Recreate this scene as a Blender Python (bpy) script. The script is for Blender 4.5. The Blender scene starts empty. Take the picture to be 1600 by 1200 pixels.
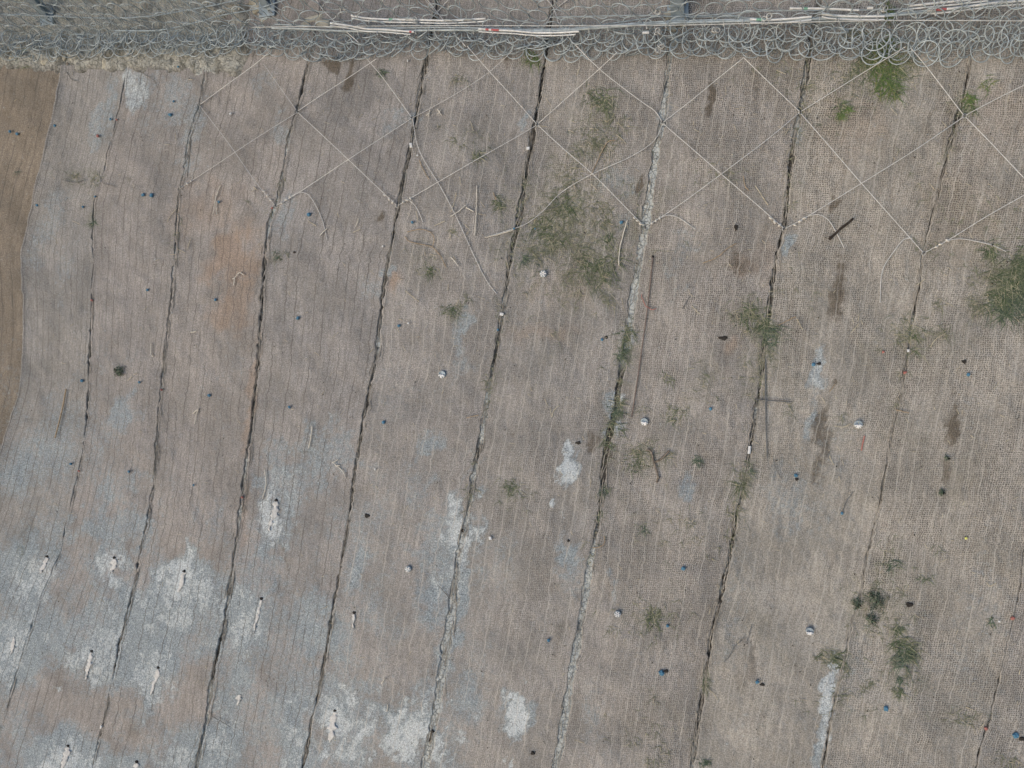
import bpy, math, random
import numpy as np
from mathutils import Vector, Matrix
random.seed(7); rng = np.random.default_rng(7)
scene = bpy.context.scene
COL = scene.collection

# ------------------------------------------------------------------ frame of the slope
# local axes: a = along the slope to the right, b = up the slope, h = out of the slope
SL = math.radians(52)
AX = np.array([1.0, 0, 0]); BX = np.array([0, math.cos(SL), math.sin(SL)]); HX = np.array([0, -math.sin(SL), math.cos(SL)])
def W(p):
    p = np.asarray(p, float)
    return p[..., 0:1]*AX + p[..., 1:2]*BX + p[..., 2:3]*HX
RM = Matrix((AX, BX, HX)).transposed()          # slope rotation (columns = axes)

T = math.radians(15); D = 11.0; F = 1110.0
CAM = np.array([D*math.sin(T), 0, D*math.cos(T)])
cr = np.array([math.cos(T), 0, -math.sin(T)]); cu = np.array([0, 1.0, 0]); cf = np.array([-math.sin(T), 0, -math.cos(T)])

# ------------------------------------------------------------------ camera
cam = bpy.data.cameras.new('camera'); co = bpy.data.objects.new('camera', cam); COL.objects.link(co)
cam.sensor_width = 36; cam.lens = 36*F/1600; cam.clip_start = .05; cam.clip_end = 600
m = Matrix([list(W(cr)), list(W(cu)), list(-W(cf))]).transposed()
co.matrix_world = Matrix.Translation(Vector(W(CAM))) @ m.to_4x4()
scene.camera = co

# ------------------------------------------------------------------ world, sun, exposure
world = bpy.data.worlds.new('World'); scene.world = world; world.use_nodes = True
wn = world.node_tree; bg = wn.nodes['Background']
sky = wn.nodes.new('ShaderNodeTexSky'); sky.sky_type = 'NISHITA'; sky.sun_disc = False
sundir = (W(np.array([-.45, -.25, .85]))); sundir = sundir/np.linalg.norm(sundir)
sky.sun_elevation = math.asin(sundir[2]); sky.sun_rotation = math.atan2(sundir[0], sundir[1])
sky.air_density = 1.0; sky.dust_density = 1.6; sky.ozone_density = 1.0
wn.links.new(sky.outputs[0], bg.inputs[0]); bg.inputs[1].default_value = 0.15
sl = bpy.data.lights.new('sun', 'SUN'); sl.energy = 0.85; sl.angle = math.radians(45); sl.color = (1, .98, .97)
so = bpy.data.objects.new('sun', sl); COL.objects.link(so)
so.rotation_euler = Vector(sundir).to_track_quat('Z', 'Y').to_euler()
scene.view_settings.view_transform = 'Standard'; scene.view_settings.look = 'None'
scene.view_settings.exposure = 0.02; scene.view_settings.gamma = 1; scene.view_settings.use_curve_mapping = False

# ------------------------------------------------------------------ noise and surface
PERM = rng.random((256, 256))*2-1
def vn(x, y, sx=0):
    x = np.asarray(x, float)+sx*17.3; y = np.asarray(y, float)+sx*5.7
    i = np.floor(x).astype(int); j = np.floor(y).astype(int); fx = x-i; fy = y-j
    fx = fx*fx*(3-2*fx); fy = fy*fy*(3-2*fy); i0 = i % 256; j0 = j % 256; i1 = (i+1) % 256; j1 = (j+1) % 256
    return (PERM[i0, j0]*(1-fx)+PERM[i1, j0]*fx)*(1-fy)+(PERM[i0, j1]*(1-fx)+PERM[i1, j1]*fx)*fy
def sstep(e0, e1, x):
    t = np.clip((np.asarray(x, float)-e0)/(e1-e0), 0, 1); return t*t*(3-2*t)
def H(a, b):
    h = .13*vn(a*.33, b*.22, 1)+.06*vn(a*.8, b*.5, 2)+.022*vn(a*2.2, b*1.6, 3)+.008*vn(a*6, b*5, 4)
    return h
def S(x, y, dh=0.0):
    """point of the slope surface (plus height dh) on the line of sight of a photo pixel -> local coords"""
    x = np.asarray(x, float); y = np.asarray(y, float); dh = np.asarray(dh, float)
    d = cf + ((x-800)/F)[..., None]*cr - ((y-600)/F)[..., None]*cu
    h = np.zeros(np.broadcast(x, y, dh).shape)+dh
    for _ in range(5):
        t = (h-CAM[2])/d[..., 2]
        p = CAM + t[..., None]*d
        h = H(p[..., 0], p[..., 1])+dh
    t = (h-CAM[2])/d[..., 2]
    return CAM + t[..., None]*d
def S1(x, y, dh=0.0): return S(np.array(float(x)), np.array(float(y)), np.array(float(dh)))
def mpp(x, y):                     # metres per pixel there
    p = S1(x, y); return float(np.dot(p-CAM, cf)/F)

# ------------------------------------------------------------------ seams between the mats (traced on the slope)
SEAM = [
 [(122,-200),(118,0),(103,100),(95,150),(85,200),(75,240),(62,290),(55,330),(45,370),(39,400),(42,450),(43,500),(42,550),(38,600),(28,640),(14,680),(2,720),(-14,780),(-60,900),(-130,1100),(-200,1300)],
 [(270,-200),(225,0),(200,110),(190,160),(180,200),(165,260),(157,290),(148,320),(147,370),(147,420),(144,470),(143,510),(141,560),(139,620),(135,670),(130,710),(123,740),(115,780),(104,820),(97,860),(80,900),(62,940),(50,980),(40,1010),(25,1060),(8,1120),(-10,1170),(-50,1300)],
 [(420,-200),(352,0),(325,100),(316,150),(308,180),(297,215),(288,270),(281,300),(278,340),(275,385),(272,430),(268,470),(263,510),(258,550),(254,600),(248,650),(245,710),(240,760),(232,810),(222,850),(214,900),(202,950),(187,1010),(178,1060),(165,1120),(152,1170),(120,1300)],
 [(545,-200),(504,0),(488,80),(475,130),(465,175),(453,210),(445,260),(437,300),(430,325),(423,350),(415,390),(413,440),(409,490),(406,540),(402,590),(398,630),(393,680),(385,730),(378,780),(371,840),(364,890),(357,940),(346,1000),(336,1045),(331,1070),(325,1120),(312,1180),(285,1300)],
 [(720,-200),(684,0),(668,90),(660,130),(655,160),(648,200),(640,240),(630,290),(624,325),(618,350),(609,400),(603,430),(598,470),(594,505),(590,550),(580,600),(570,650),(562,700),(554,750),(547,800),(538,860),(530,900),(520,960),(512,1010),(505,1050),(497,1090),(487,1130),(480,1170),(450,1300)],
 [(890,-200),(865,0),(857,60),(850,110),(842,160),(835,200),(826,250),(820,290),(812,340),(803,375),(797,400),(794,440),(785,490),(778,530),(772,570),(765,610),(757,660),(750,700),(740,745),(733,780),(727,820),(718,860),(712,900),(708,950),(700,1000),(690,1060),(682,1110),(675,1145),(645,1300)],
 [(1085,-200),(1062,0),(1048,90),(1042,130),(1035,190),(1025,240),(1018,290),(1008,355),(1000,400),(992,450),(985,500),(978,550),(970,590),(962,640),(952,680),(945,720),(940,770),(934,820),(925,870),(918,910),(910,960),(902,1010),(894,1050),(885,1110),(876,1160),(850,1300)],
 [(1310,-200),(1280,0),(1262,100),(1250,175),(1240,220),(1232,280),(1225,355),(1213,400),(1206,450),(1200,500),(1192,550),(1187,600),(1180,650),(1172,700),(1165,750),(1150,800),(1142,860),(1132,900),(1122,950),(1110,1000),(1103,1060),(1093,1110),(1083,1180),(1065,1300)],
 [(1570,-200),(1533,0),(1515,100),(1503,160),(1490,200),(1478,250),(1465,300),(1452,350),(1440,400),(1435,450),(1425,500),(1418,550),(1410,600),(1402,640),(1392,680),(1382,740),(1370,800),(1360,840),(1350,890),(1342,940),(1330,970),(1320,1030),(1305,1090),(1295,1140),(1270,1300)],
 [(1815,-200),(1760,100),(1725,250),(1692,400),(1665,500),(1640,650),(1612,800),(1600,860),(1592,920),(1575,1000),(1560,1060),(1545,1120),(1530,1170),(1500,1300)],
 [(2075,-200),(2000,100),(1930,400),(1880,650),(1830,900),(1780,1100),(1730,1300)]]
SEAM.insert(0, [(x-190, y) for x, y in SEAM[0]])
# SEAM[0] is the outer left border, SEAM[1] = first boundary in view ...
def seam_x(k, y):
    pts = SEAM[k]; return np.interp(y, [p[1] for p in pts], [p[0] for p in pts])
# half width of the gap (px) along each seam: (y, width) tables
GAPW = [[(0,2)], [(0,0.0)], [(0,2.5),(300,1.5),(350,3.5),(700,3),(800,1.5),(930,1.0),(980,3),(1100,2)],
 [(0,9),(100,8),(230,7),(300,6),(450,5),(600,5),(700,6),(850,4),(1000,6),(1100,4)],
 [(0,6),(100,7),(200,7),(300,9),(370,8),(400,9),(600,10),(800,10),(1000,11),(1070,14),(1200,11)],
 [(0,10),(100,11),(200,9),(300,10),(380,5),(430,12),(520,11),(560,10),(700,7),(900,6),(1100,8),(1200,7)],
 [(0,10),(200,11),(300,13),(380,15),(450,8),(600,9),(700,11),(800,9),(880,9),(960,17),(1100,13),(1200,14)],
 [(0,12),(150,10),(220,14),(300,13),(500,15),(650,13),(800,10),(900,12),(1200,14)],
 [(0,14),(150,18),(250,15),(330,9),(400,12),(500,15),(700,12),(800,12),(950,10),(1200,13)],
 [(0,4),(140,8),(180,22),(230,14),(300,9),(400,6),(600,7),(750,6),(900,4),(1000,4),(1200,6)],
 [(0,3),(900,3),(1060,3),(1120,5)], [(0,5)]]
# how pale (cement dust) the soil in the gap is
PALE = [[(0,0)], [(0,0)], [(0,.1)], [(0,.4),(150,.9),(220,.8),(300,.6),(600,.8),(820,.6),(850,.1),(1200,.1)],
 [(0,.1),(150,.1),(190,.8),(340,.9),(380,.1),(650,.15),(740,.55),(880,.5),(920,.15),(1040,.0),(1090,.5),(1200,.6)],
 [(0,.05),(330,.1),(420,.5),(430,0),(520,.1),(540,.6),(590,.4),(620,.1),(700,.05),(1200,.1)],
 [(0,.05),(280,.1),(330,.2),(400,.1),(480,.7),(560,.25),(620,.75),(700,.5),(790,.5),(830,.9),(1200,1)],
 [(0,.5),(150,.8),(200,1.1),(400,.9),(520,1),(600,.3),(700,.15),(820,.2),(870,.9),(930,1),(960,.5),(1000,.9),(1200,.9)],
 [(0,.3),(190,.3),(300,.15),(360,.1),(500,.0),(700,.1),(950,.1),(1200,.35)],
 [(0,.3),(150,.0),(250,.2),(400,.35),(600,.3),(1000,.2),(1200,.4)],
 [(0,.2)], [(0,.2)]]
def tab(t, y): return np.interp(y, [p[0] for p in t], [p[1] for p in t])
def gap(k, y):
    y = np.asarray(y, float)
    wd = tab(GAPW[k], y)*((.50 if k <= 4 or k >= 9 else .60)+.38*tab(PALE[k], y).clip(0, 1)*(k in (6, 7)))
    return wd*(.86+(.42-.34*tab(PALE[k], y).clip(0, 1))*vn(y/23, y*0+k, 51)+.26*vn(y/7, y*0+k, 52)).clip(.2, 1.15)

# ------------------------------------------------------------------ stains (cement dust, damp earth, algae; plus shade of a crack and a hole painted in)
DUST = [(170,830,60,80,.8),(280,900,48,50,.9),(150,1020,60,60,.9),(240,1040,50,70,.7),(100,1180,70,45,.9),(440,790,45,95,.7),(500,715,60,50,.65),(530,690,30,35,.6),
 (460,990,80,70,.75),(455,1100,70,110,.6),(545,1120,70,70,.7),(640,1140,70,55,1.0),(370,1080,40,50,.6),(695,860,50,110,.65),(722,822,32,40,1.0),(668,700,22,30,.8),(893,735,16,50,1.3),(905,700,12,20,.7),
 (880,865,22,32,1.0),(800,1120,18,50,1.1),(830,1110,8,30,.8),(1278,590,12,40,1.0),(1270,640,8,40,.7),(1292,1110,10,60,1.1),(1283,1160,10,60,.9),(192,638,26,30,.7),(90,690,80,90,.4),(70,930,60,90,.55),(20,1010,40,60,.8),
 (590,930,30,80,.5),(718,525,16,38,.7),(725,565,20,25,.5),(1070,765,12,18,.8),(1078,745,8,14,.7),(610,425,22,12,.8),(590,450,22,25,.45),(625,190,28,24,.6),(825,178,10,16,.9),
 (150,205,12,50,.6),(175,165,12,50,.6),(215,140,18,40,.8),(260,150,50,40,.5),(300,210,16,60,.6),(60,380,30,40,.4),(85,350,20,60,.5),(105,410,15,60,.4),(1240,205,16,16,.5),(1231,380,7,16,1.0),
 (965,290,30,25,.5),(975,340,14,14,.5),(545,1010,10,60,.5),(900,900,12,30,.4),(955,640,10,40,.8),(985,530,18,18,.7),(1060,400,30,60,.4),(1230,770,40,60,.45),(1330,1050,30,60,.3),(1140,960,30,120,.3),
 (1290,760,40,120,.25),(720,930,12,90,.9),(700,1010,14,60,.9),(690,880,20,40,.5),(240,185,40,40,.3),(1040,180,16,20,.5),(920,1110,20,40,.3),(1530,1000,50,120,.25),(1540,880,30,60,.3),(380,860,40,60,.4),
 (590,720,14,60,.35),(610,1000,30,50,.4),(560,900,20,40,.6),(730,1090,25,40,.5),(650,760,30,50,.35),(240,960,60,60,.6),(340,1160,60,50,.5),(30,1150,40,60,.5),(450,340,14,40,.5),(440,200,16,30,.6),(410,130,25,30,.4),
 (960,920,6,24,.7),(953,890,8,10,.6),(780,880,40,60,.35),(330,1010,40,40,.4),(210,1190,25,20,.7)]
WHITE = [(103,1185,14,18,.8),(402,965,4,20,.6),(284,915,12,22,.9),(427,805,9,20,.8),(720,822,16,24,.7),(640,1150,40,35,.8),(893,735,11,34,1.0),(280,905,20,30,.7),(140,1035,22,26,.6),(240,1060,18,26,.5),(800,1125,9,35,.9),(520,1130,22,32,.7),(176,885,14,20,.6),(100,1185,20,18,.6),
 (1292,1105,6,40,.7),(722,870,9,30,.5),(575,1140,20,30,.5),(1278,600,6,30,.5),(70,900,18,20,.5),(22,1005,12,18,.6),(660,1110,20,20,.5),(210,140,9,24,.5),(440,800,16,40,.3),(350,950,6,14,.3),(965,650,5,30,.7)]
BROWN = [(524,103,13,13,1.3),(545,112,7,22,1.3),(1110,152,9,26,1.2),(1001,292,7,12,1.3),(599,337,6,9,1.2),(1310,450,18,50,.7),(1285,690,12,70,.8),(1282,600,6,30,.5),(1490,665,10,26,.9),(1480,740,8,60,.6),
 (1300,328,10,14,.7),(1130,590,30,120,.3),(925,690,14,14,.8),(42,838,16,20,.7),(80,860,12,14,.6),(638,248,7,16,.6),(790,95,6,14,.8),(1180,115,30,40,.45),(1250,120,35,30,.3),(1150,1050,30,40,.3),(1155,420,30,25,.5),
 (1130,690,40,60,.3),(210,1140,10,20,.4),(875,1000,8,60,.4),(1115,980,20,100,.3),(1105,1030,40,40,.25),(700,690,25,25,.2),(420,410,16,6,.4),(1235,850,20,30,.3),(1285,900,10,50,.25),(840,240,60,60,.15),(630,650,60,40,.2),
 (1212,1080,12,30,.3),(800,600,60,50,.2),(860,700,40,60,.15),(560,100,30,15,.3),(100,330,12,22,.35),(1250,740,14,40,.3),(1490,200,40,40,.25),(803,684,4,4,1),(1460,1000,80,20,.15),(730,210,30,30,.2),(1010,700,20,16,.3)]  # one small round spot paints the dark inside of a hole
MOSS = [(135,278,38,9,.7),(146,340,7,12,.8),(895,360,95,95,.85),(925,200,28,60,.45),(940,160,20,18,.5),(1170,485,40,22,.5),(980,540,18,40,.6),(955,680,14,60,.5),(800,760,28,30,.5),(1385,95,55,40,.7),(1350,140,30,40,.3),
 (1575,440,55,60,.8),(1370,950,45,45,.7),(1410,1030,34,60,.6),(1015,715,45,28,.5),(1440,520,60,30,.45),(1280,170,40,60,.25),(1310,1030,40,14,.5),(1055,640,30,20,.5),(665,410,24,30,.4),(785,325,14,20,.4),(710,490,20,20,.5),
 (1180,560,20,60,.6),(1160,760,18,60,.5),(1200,530,30,30,.5),(735,220,40,30,.3),(1020,960,60,40,.35),(1100,600,30,40,.4),(1510,165,20,20,.7),(1050,820,100,50,.15),(1380,880,20,40,.5),(1130,270,60,30,.2),(1320,1100,60,30,.2),
 (1220,100,60,50,.2),(1020,1150,60,40,.25),(1500,1110,60,30,.2),(1240,450,40,40,.15),(890,460,50,30,.3),(380,330,30,20,.15),(440,400,10,10,.4),(1480,330,100,60,.12),(1490,400,60,60,.12)]
ORANGE = [(365,400,36,70,.8),(350,490,30,30,.7),(330,330,60,40,.35),(380,470,16,60,.6),(395,620,6,90,.6),(380,830,6,120,.4),(622,440,16,16,.9),(510,1020,5,40,.5),(1160,420,30,20,.4),(880,450,60,40,.2),(1140,545,14,14,.5),(850,520,60,14,.3),(1200,400,20,60,.2),(1500,330,80,100,.15),(1330,200,60,60,.25),(1550,180,60,60,.2)]
LINES = [([(420,685),(440,688),(465,700),(490,715),(510,728)],2.2,1.0),([(437,832),(443,860),(450,892)],3,.8),([(840,500),(860,515),(890,528),(925,530)],2,.45),([(1130,420),(1160,440),(1175,470)],6,.3),([(930,690),(945,680),(950,720)],4,.5),
 ([(640,470),(655,480)],2,.5),([(1160,1000),(1140,1020),(1130,1040)],1.5,.6),([(1172,985),(1168,1010)],1.5,.7),([(920,750),(928,800)],2,.5),([(1385,935),(1400,960),(1420,968)],2,.6)]  # first line paints the dark of a soil crack, second is a rust streak
def blobs(x, y, L, nz):
    r = np.zeros_like(x)
    for cx, cy, rx, ry, s in L:
        m_ = (np.abs(x-cx) < 2.6*rx) & (np.abs(y-cy) < 2.6*ry)
        if not m_.any(): continue
        dx = (x[m_]-cx+.12*(y[m_]-cy))/rx; dy = (y[m_]-cy)/ry
        d = np.sqrt(dx*dx+dy*dy)+.55*nz[m_]
        r[m_] = np.maximum(r[m_], s*(1-sstep(.35, 1.35, d)))
    return r
def lines(x, y, L):
    r = np.zeros_like(x)
    for pts, w, s in L:
        for (x0, y0), (x1, y1) in zip(pts[:-1], pts[1:]):
            m_ = (x > min(x0,x1)-12) & (x < max(x0,x1)+12) & (y > min(y0,y1)-12) & (y < max(y0,y1)+12)
            if not m_.any(): continue
            px = x[m_]-x0; py = y[m_]-y0; L2 = (x1-x0)**2+(y1-y0)**2
            t = np.clip((px*(x1-x0)+py*(y1-y0))/L2, 0, 1)
            d = np.hypot(px-t*(x1-x0), py-t*(y1-y0))
            r[m_] = np.maximum(r[m_], s*(1-sstep(w*.4, w*1.3, d)))
    return r
def stains(x, y):
    x0, y0 = x, y
    x = x+7*vn(x0/31+y0/50, y0/26, 71)+3*vn(x0/9, y0/8+x0/20, 72); y = y+11*vn(x0/27, y0/33-x0/60, 73)+4*vn(x0/8, y0/10, 74)
    u_ = .8*x+.6*y; w_ = .8*y-.6*x
    nz = 1.1*vn(u_/17, w_/21, 5)+.6*vn(x/7, y/10, 6)+.5*vn(u_/3.6, w_/4.2, 12)
    big = vn(u_/80, w_/110, 7)+.6*vn(x/36, y/60, 8)+.5*vn(x/14, y/24, 75)
    dust = blobs(x, y, DUST, nz)
    ll = sstep(520, 1150, y+.12*(800-x))*sstep(1000, 300, x)         # dust tone strengthens towards the lower left
    dust = np.clip(dust + ll*(.50+.50*big+.22*nz) + .16*np.clip(big+.4*nz, 0, 1), 0, 1.4)
    white = blobs(x, y, [(a, b, c*1.55, d*1.35, e) for a, b, c, d, e in WHITE], nz*1.5)
    white = np.maximum(white, .55*np.clip((dust-.42)*1.6, 0, 1)*np.clip(nz+.5*big+.2, 0, 1)*sstep(640, 900, y))
    dust = np.maximum(dust, white)
    brown = np.maximum(blobs(x, y, [(a, b, c, d, e*(1.3 if a > 1250 else 1)) for a, b, c, d, e in BROWN], nz), lines(x, y, LINES))+.42*np.clip(vn((x+.15*y)/16, y/90, 9)+.5*vn(x/9, y/30, 76)-.25, 0, 1)*(.35+.65*sstep(500, 1200, x))
    moss = blobs(x, y, MOSS, nz*1.3)+.32*np.clip(vn(x/50, y/60, 77)+.6*vn(x/15, y/20, 78)-.35, 0, 1)*sstep(600, 1000, x)
    orange = blobs(x, y, ORANGE, nz*.6)
    return np.clip(dust,0,1.4), np.clip(white,0,1), np.clip(brown,0,1.3), np.clip(moss,0,1), np.clip(orange,0,1)

# ------------------------------------------------------------------ material kit
class NT:
    def __init__(s, name):
        s.m = bpy.data.materials.new(name); s.m.use_nodes = True; s.t = s.m.node_tree; s.b = s.t.nodes['Principled BSDF']
    def n(s, typ, **kw):
        nd = s.t.nodes.new(typ)
        for k, v in kw.items(): setattr(nd, k, v)
        return nd
    def l(s, a, b):
        if isinstance(a, (int, float)): b.default_value = a
        elif isinstance(a, tuple): b.default_value = a if len(a) == len(b.default_value) else (*a, 1)
        else: s.t.links.new(a, b)
    def ma(s, op, a, b=None, c=None, clamp=False):
        nd = s.n('ShaderNodeMath', operation=op); nd.use_clamp = clamp
        for i, v in enumerate((a, b, c)):
            if v is not None: s.l(v, nd.inputs[i])
        return nd.outputs[0]
    def mix(s, f, a, b, mode='MIX'):
        nd = s.n('ShaderNodeMix', data_type='RGBA', blend_type=mode); nd.clamp_factor = True
        s.l(f, nd.inputs[0]); s.l(a, nd.inputs[6]); s.l(b, nd.inputs[7]); return nd.outputs[2]
    def noise(s, vec, sc, det=3, rough=.6):
        nd = s.n('ShaderNodeTexNoise'); s.l(vec, nd.inputs['Vector']); nd.inputs['Scale'].default_value = sc
        nd.inputs['Detail'].default_value = det; nd.inputs['Roughness'].default_value = rough; return nd.outputs[0]
    def rng(s, v, a, b, c=0., d=1.):
        nd = s.n('ShaderNodeMapRange', interpolation_type='SMOOTHSTEP'); s.l(v, nd.inputs[0])
        for i, q in enumerate((a, b, c, d)): nd.inputs[i+1].default_value = q
        return nd.outputs[0]
    def vmul(s, v, k):
        nd = s.n('ShaderNodeVectorMath', operation='MULTIPLY'); s.l(v, nd.inputs[0]); nd.inputs[1].default_value = k; return nd.outputs[0]
    def bump(s, h, strength, dist):
        nd = s.n('ShaderNodeBump'); nd.inputs['Strength'].default_value = strength; nd.inputs['Distance'].default_value = dist
        s.l(h, nd.inputs['Height']); s.t.links.new(nd.outputs[0], s.b.inputs['Normal'])
    def pos(s): return s.n('ShaderNodeNewGeometry').outputs['Position']

def mat_coir(name, tint, light_cord):
    s = NT(name); P = s.pos()
    uv = s.n('ShaderNodeUVMap').outputs[0]
    sep = s.n('ShaderNodeSeparateXYZ'); s.l(uv, sep.inputs[0]); U, V = sep.outputs[0], sep.outputs[1]
    A = s.n('ShaderNodeAttribute', attribute_name='stainA'); B = s.n('ShaderNodeAttribute', attribute_name='stainB')
    sa = s.n('ShaderNodeSeparateColor'); s.l(A.outputs['Color'], sa.inputs[0]); dust, white, brown = sa.outputs; moss = A.outputs['Alpha']
    sb = s.n('ShaderNodeSeparateColor'); s.l(B.outputs['Color'], sb.inputs[0]); orange, weave, cord = sb.outputs
    fine = s.noise(P, 38, 3, .75); med = s.noise(P, 14, 4, .65); big = s.noise(P, 1.3, 4, .6)
    streak = s.noise(s.vmul(uv, (26, 2.2, 1)), 1.0, 4, .65)
    grit = s.noise(P, 62, 2, .7)
    # woven threads
    w1 = s.noise(s.vmul(uv, (3.0, 1.4, 1)), 1.0, 2, .5); w2 = s.noise(s.vmul(uv, (9, 6, 1)), 1.0, 2, .6)
    w3 = s.noise(s.vmul(uv, (30, 22, 1)), 1.0, 1, .5)
    wob = s.ma('ADD', s.ma('MULTIPLY', w1, 9.0), s.ma('MULTIPLY_ADD', w2, 5.0, s.ma('MULTIPLY', w3, 3.2)))
    pu = s.ma('ADD', s.ma('MULTIPLY', U, 2*math.pi/.029), wob)
    pv = s.ma('ADD', s.ma('MULTIPLY', V, 2*math.pi/.027), s.ma('MULTIPLY', wob, 1.3))
    su = s.ma('MULTIPLY_ADD', s.ma('SINE', pu), .5, .5); sv = s.ma('MULTIPLY_ADD', s.ma('SINE', pv), .5, .5)
    hole = s.ma('MULTIPLY', su, sv)
    hole = s.ma('MULTIPLY', s.rng(s.ma('ADD', hole, s.ma('MULTIPLY_ADD', fine, 1.5, -.75)), .28, .8), s.rng(med, .25, .6, .35, 1.0))
    c = s.mix(s.rng(big, .35, .65), (.255*tint[0], .2555*tint[1], .256*tint[2]), (.358*tint[0], .3525*tint[1], .351*tint[2]))
    c = s.mix(s.rng(streak, .35, .7), c, s.mix(.6, c, (.209*tint[0], .199*tint[1], .189*tint[2])))
    c = s.mix(s.ma('MULTIPLY', orange, .5), c, (.34, .225, .145))
    c = s.mix(s.ma('MULTIPLY', s.rng(med, .3, .75), s.ma('MULTIPLY', moss, .6), clamp=True), c, (.165, .175, .115))
    bm = s.ma('MULTIPLY', s.rng(s.ma('ADD', brown, s.ma('MULTIPLY_ADD', med, .8, -.4)), .12, 1.05), .78)
    c = s.mix(bm, c, (.105, .088, .068))
    dm = s.ma('MULTIPLY', s.rng(s.ma('ADD', dust, s.ma('MULTIPLY_ADD', streak, .8, s.ma('MULTIPLY_ADD', med, 1.5, -1.15))), .12, 1.05), .85)
    c = s.mix(dm, c, s.mix(s.rng(fine, .35, .65), (.175, .215, .25), (.36, .425, .475)))
    vo = s.n('ShaderNodeTexVoronoi', feature='DISTANCE_TO_EDGE'); vo.inputs['Scale'].default_value = 17; s.l(P, vo.inputs['Vector'])
    ck = s.ma('MULTIPLY', s.rng(vo.outputs[0], 0, .075, 1, 0), s.rng(med, .42, .58))
    wm = s.rng(s.ma('ADD', white, s.ma('ADD', s.ma('MULTIPLY_ADD', med, 1.7, -.85), s.ma('MULTIPLY_ADD', fine, .9, -.45))), .22, .85)
    c = s.mix(s.ma('MULTIPLY', wm, .8), c, (.56, .615, .66))
    c = s.mix(s.ma('MULTIPLY', s.ma('MULTIPLY', ck, wm), .8), c, (.12, .125, .125))
    # grain, open mesh and thread relief
    c = s.mix(.50, c, s.mix(s.rng(grit, .3, .7), (.18,.18,.18), (.86,.86,.86)), 'OVERLAY')
    cover = s.ma('SUBTRACT', 1.0, s.ma('MULTIPLY', s.ma('MAXIMUM', wm, s.ma('MULTIPLY', dm, .75)), .6), clamp=True)
    hm = s.ma('MULTIPLY', s.ma('MULTIPLY', hole, weave), cover)
    c = s.mix(s.ma('MULTIPLY', hm, .85), c, (.06, .05, .042))
    pits = s.rng(s.noise(s.vmul(uv, (46, 28, 1)), 1.0, 2, .65), .62, .70)
    c = s.mix(s.ma('MULTIPLY', pits, s.ma('MULTIPLY_ADD', weave, .35, .3)), c, (.06, .055, .05))
    pale_specks = s.rng(s.noise(s.vmul(uv, (40, 24, 1)), 1.3, 2, .65), .66, .74)  # sparse pale specks of the mat's own colour
    c = s.mix(s.ma('MULTIPLY', pale_specks, .4), c, (.52, .52, .50))
    PT = .155 if not light_cord else .168
    ux = s.ma('MULTIPLY_ADD', s.noise(s.vmul(uv, (1.2, .55, 1)), 1.0, 2, .5), .16 if light_cord else .08, U)
    fr = s.ma('FRACT', s.ma('MULTIPLY', ux, 1/PT)); dd = s.ma('ABSOLUTE', s.ma('SUBTRACT', fr, .5))
    line = s.rng(s.ma('ADD', dd, s.ma('MULTIPLY_ADD', fine, .05, -.025)), .01, .085, 1, 0)
    cc = s.ma('MULTIPLY', line, s.rng(s.noise(s.vmul(uv, (7, .9, 1)), 1.0, 3, .65), .36, .60, .12, 1))
    if light_cord: c = s.mix(s.ma('MULTIPLY', cc, .55), c, (.47, .46, .44))
    else: c = s.mix(s.ma('MULTIPLY', cc, .68), c, (.10, .095, .09))
    s.l(c, s.b.inputs['Base Color']); s.b.inputs['Roughness'].default_value = .95; s.b.inputs['Specular IOR Level'].default_value = .15
    hgt = s.ma('ADD', s.ma('MULTIPLY', hm, -1.0), s.ma('ADD', s.ma('MULTIPLY', fine, .9), s.ma('MULTIPLY', med, 1.2)))
    s.bump(hgt, .7, .012)
    return s.m

def mat_soil():
    s = NT('slope_soil'); P = s.pos()
    A = s.n('ShaderNodeAttribute', attribute_name='pale'); sa = s.n('ShaderNodeSeparateColor'); s.l(A.outputs['Color'], sa.inputs[0]); pale, rocky, damp = sa.outputs
    fine = s.noise(P, 60, 3, .7); med = s.noise(P, 12, 5, .65)
    c = s.mix(s.rng(med, .35, .65), (.085, .08, .075), (.20, .19, .175))
    v = s.n('ShaderNodeTexVoronoi', feature='DISTANCE_TO_EDGE'); v.inputs['Scale'].default_value = 13
    dist = s.n('ShaderNodeVectorMath', operation='ADD'); s.l(P, dist.inputs[0])
    nn = s.n('ShaderNodeTexNoise'); nn.inputs['Scale'].default_value = 9; s.l(P, nn.inputs['Vector'])
    s.l(s.vmul(nn.outputs[1], (.12, .12, .12)), dist.inputs[1]); s.l(dist.outputs[0], v.inputs['Vector'])
    crack = s.rng(v.outputs[0], .0, .07, 1, 0)
    pc = s.mix(s.rng(fine, .3, .7), (.40, .44, .455), (.60, .64, .655))
    pc = s.mix(s.ma('MULTIPLY', crack, s.rng(med, .42, .62, 0, .7)), pc, (.09, .10, .10))
    pm = s.rng(s.ma('ADD', pale, s.ma('MULTIPLY_ADD', med, .9, -.45)), .2, .8)
    c = s.mix(pm, c, pc)
    rk = s.mix(s.rng(med, .3, .7), (.33, .34, .325), (.54, .545, .515))
    rk = s.mix(s.rng(s.noise(P, 5, 5, .7), .5, .62), rk, (.25, .255, .235))
    c = s.mix(rocky, c, rk)
    s.l(c, s.b.inputs['Base Color']); s.b.inputs['Roughness'].default_value = .97; s.b.inputs['Specular IOR Level'].default_value = .1
    s.bump(s.ma('ADD', s.ma('MULTIPLY', med, 2.0), s.ma('SUBTRACT', fine, s.ma('MULTIPLY', crack, 1.0))), .9, .02)
    return s.m

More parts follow.
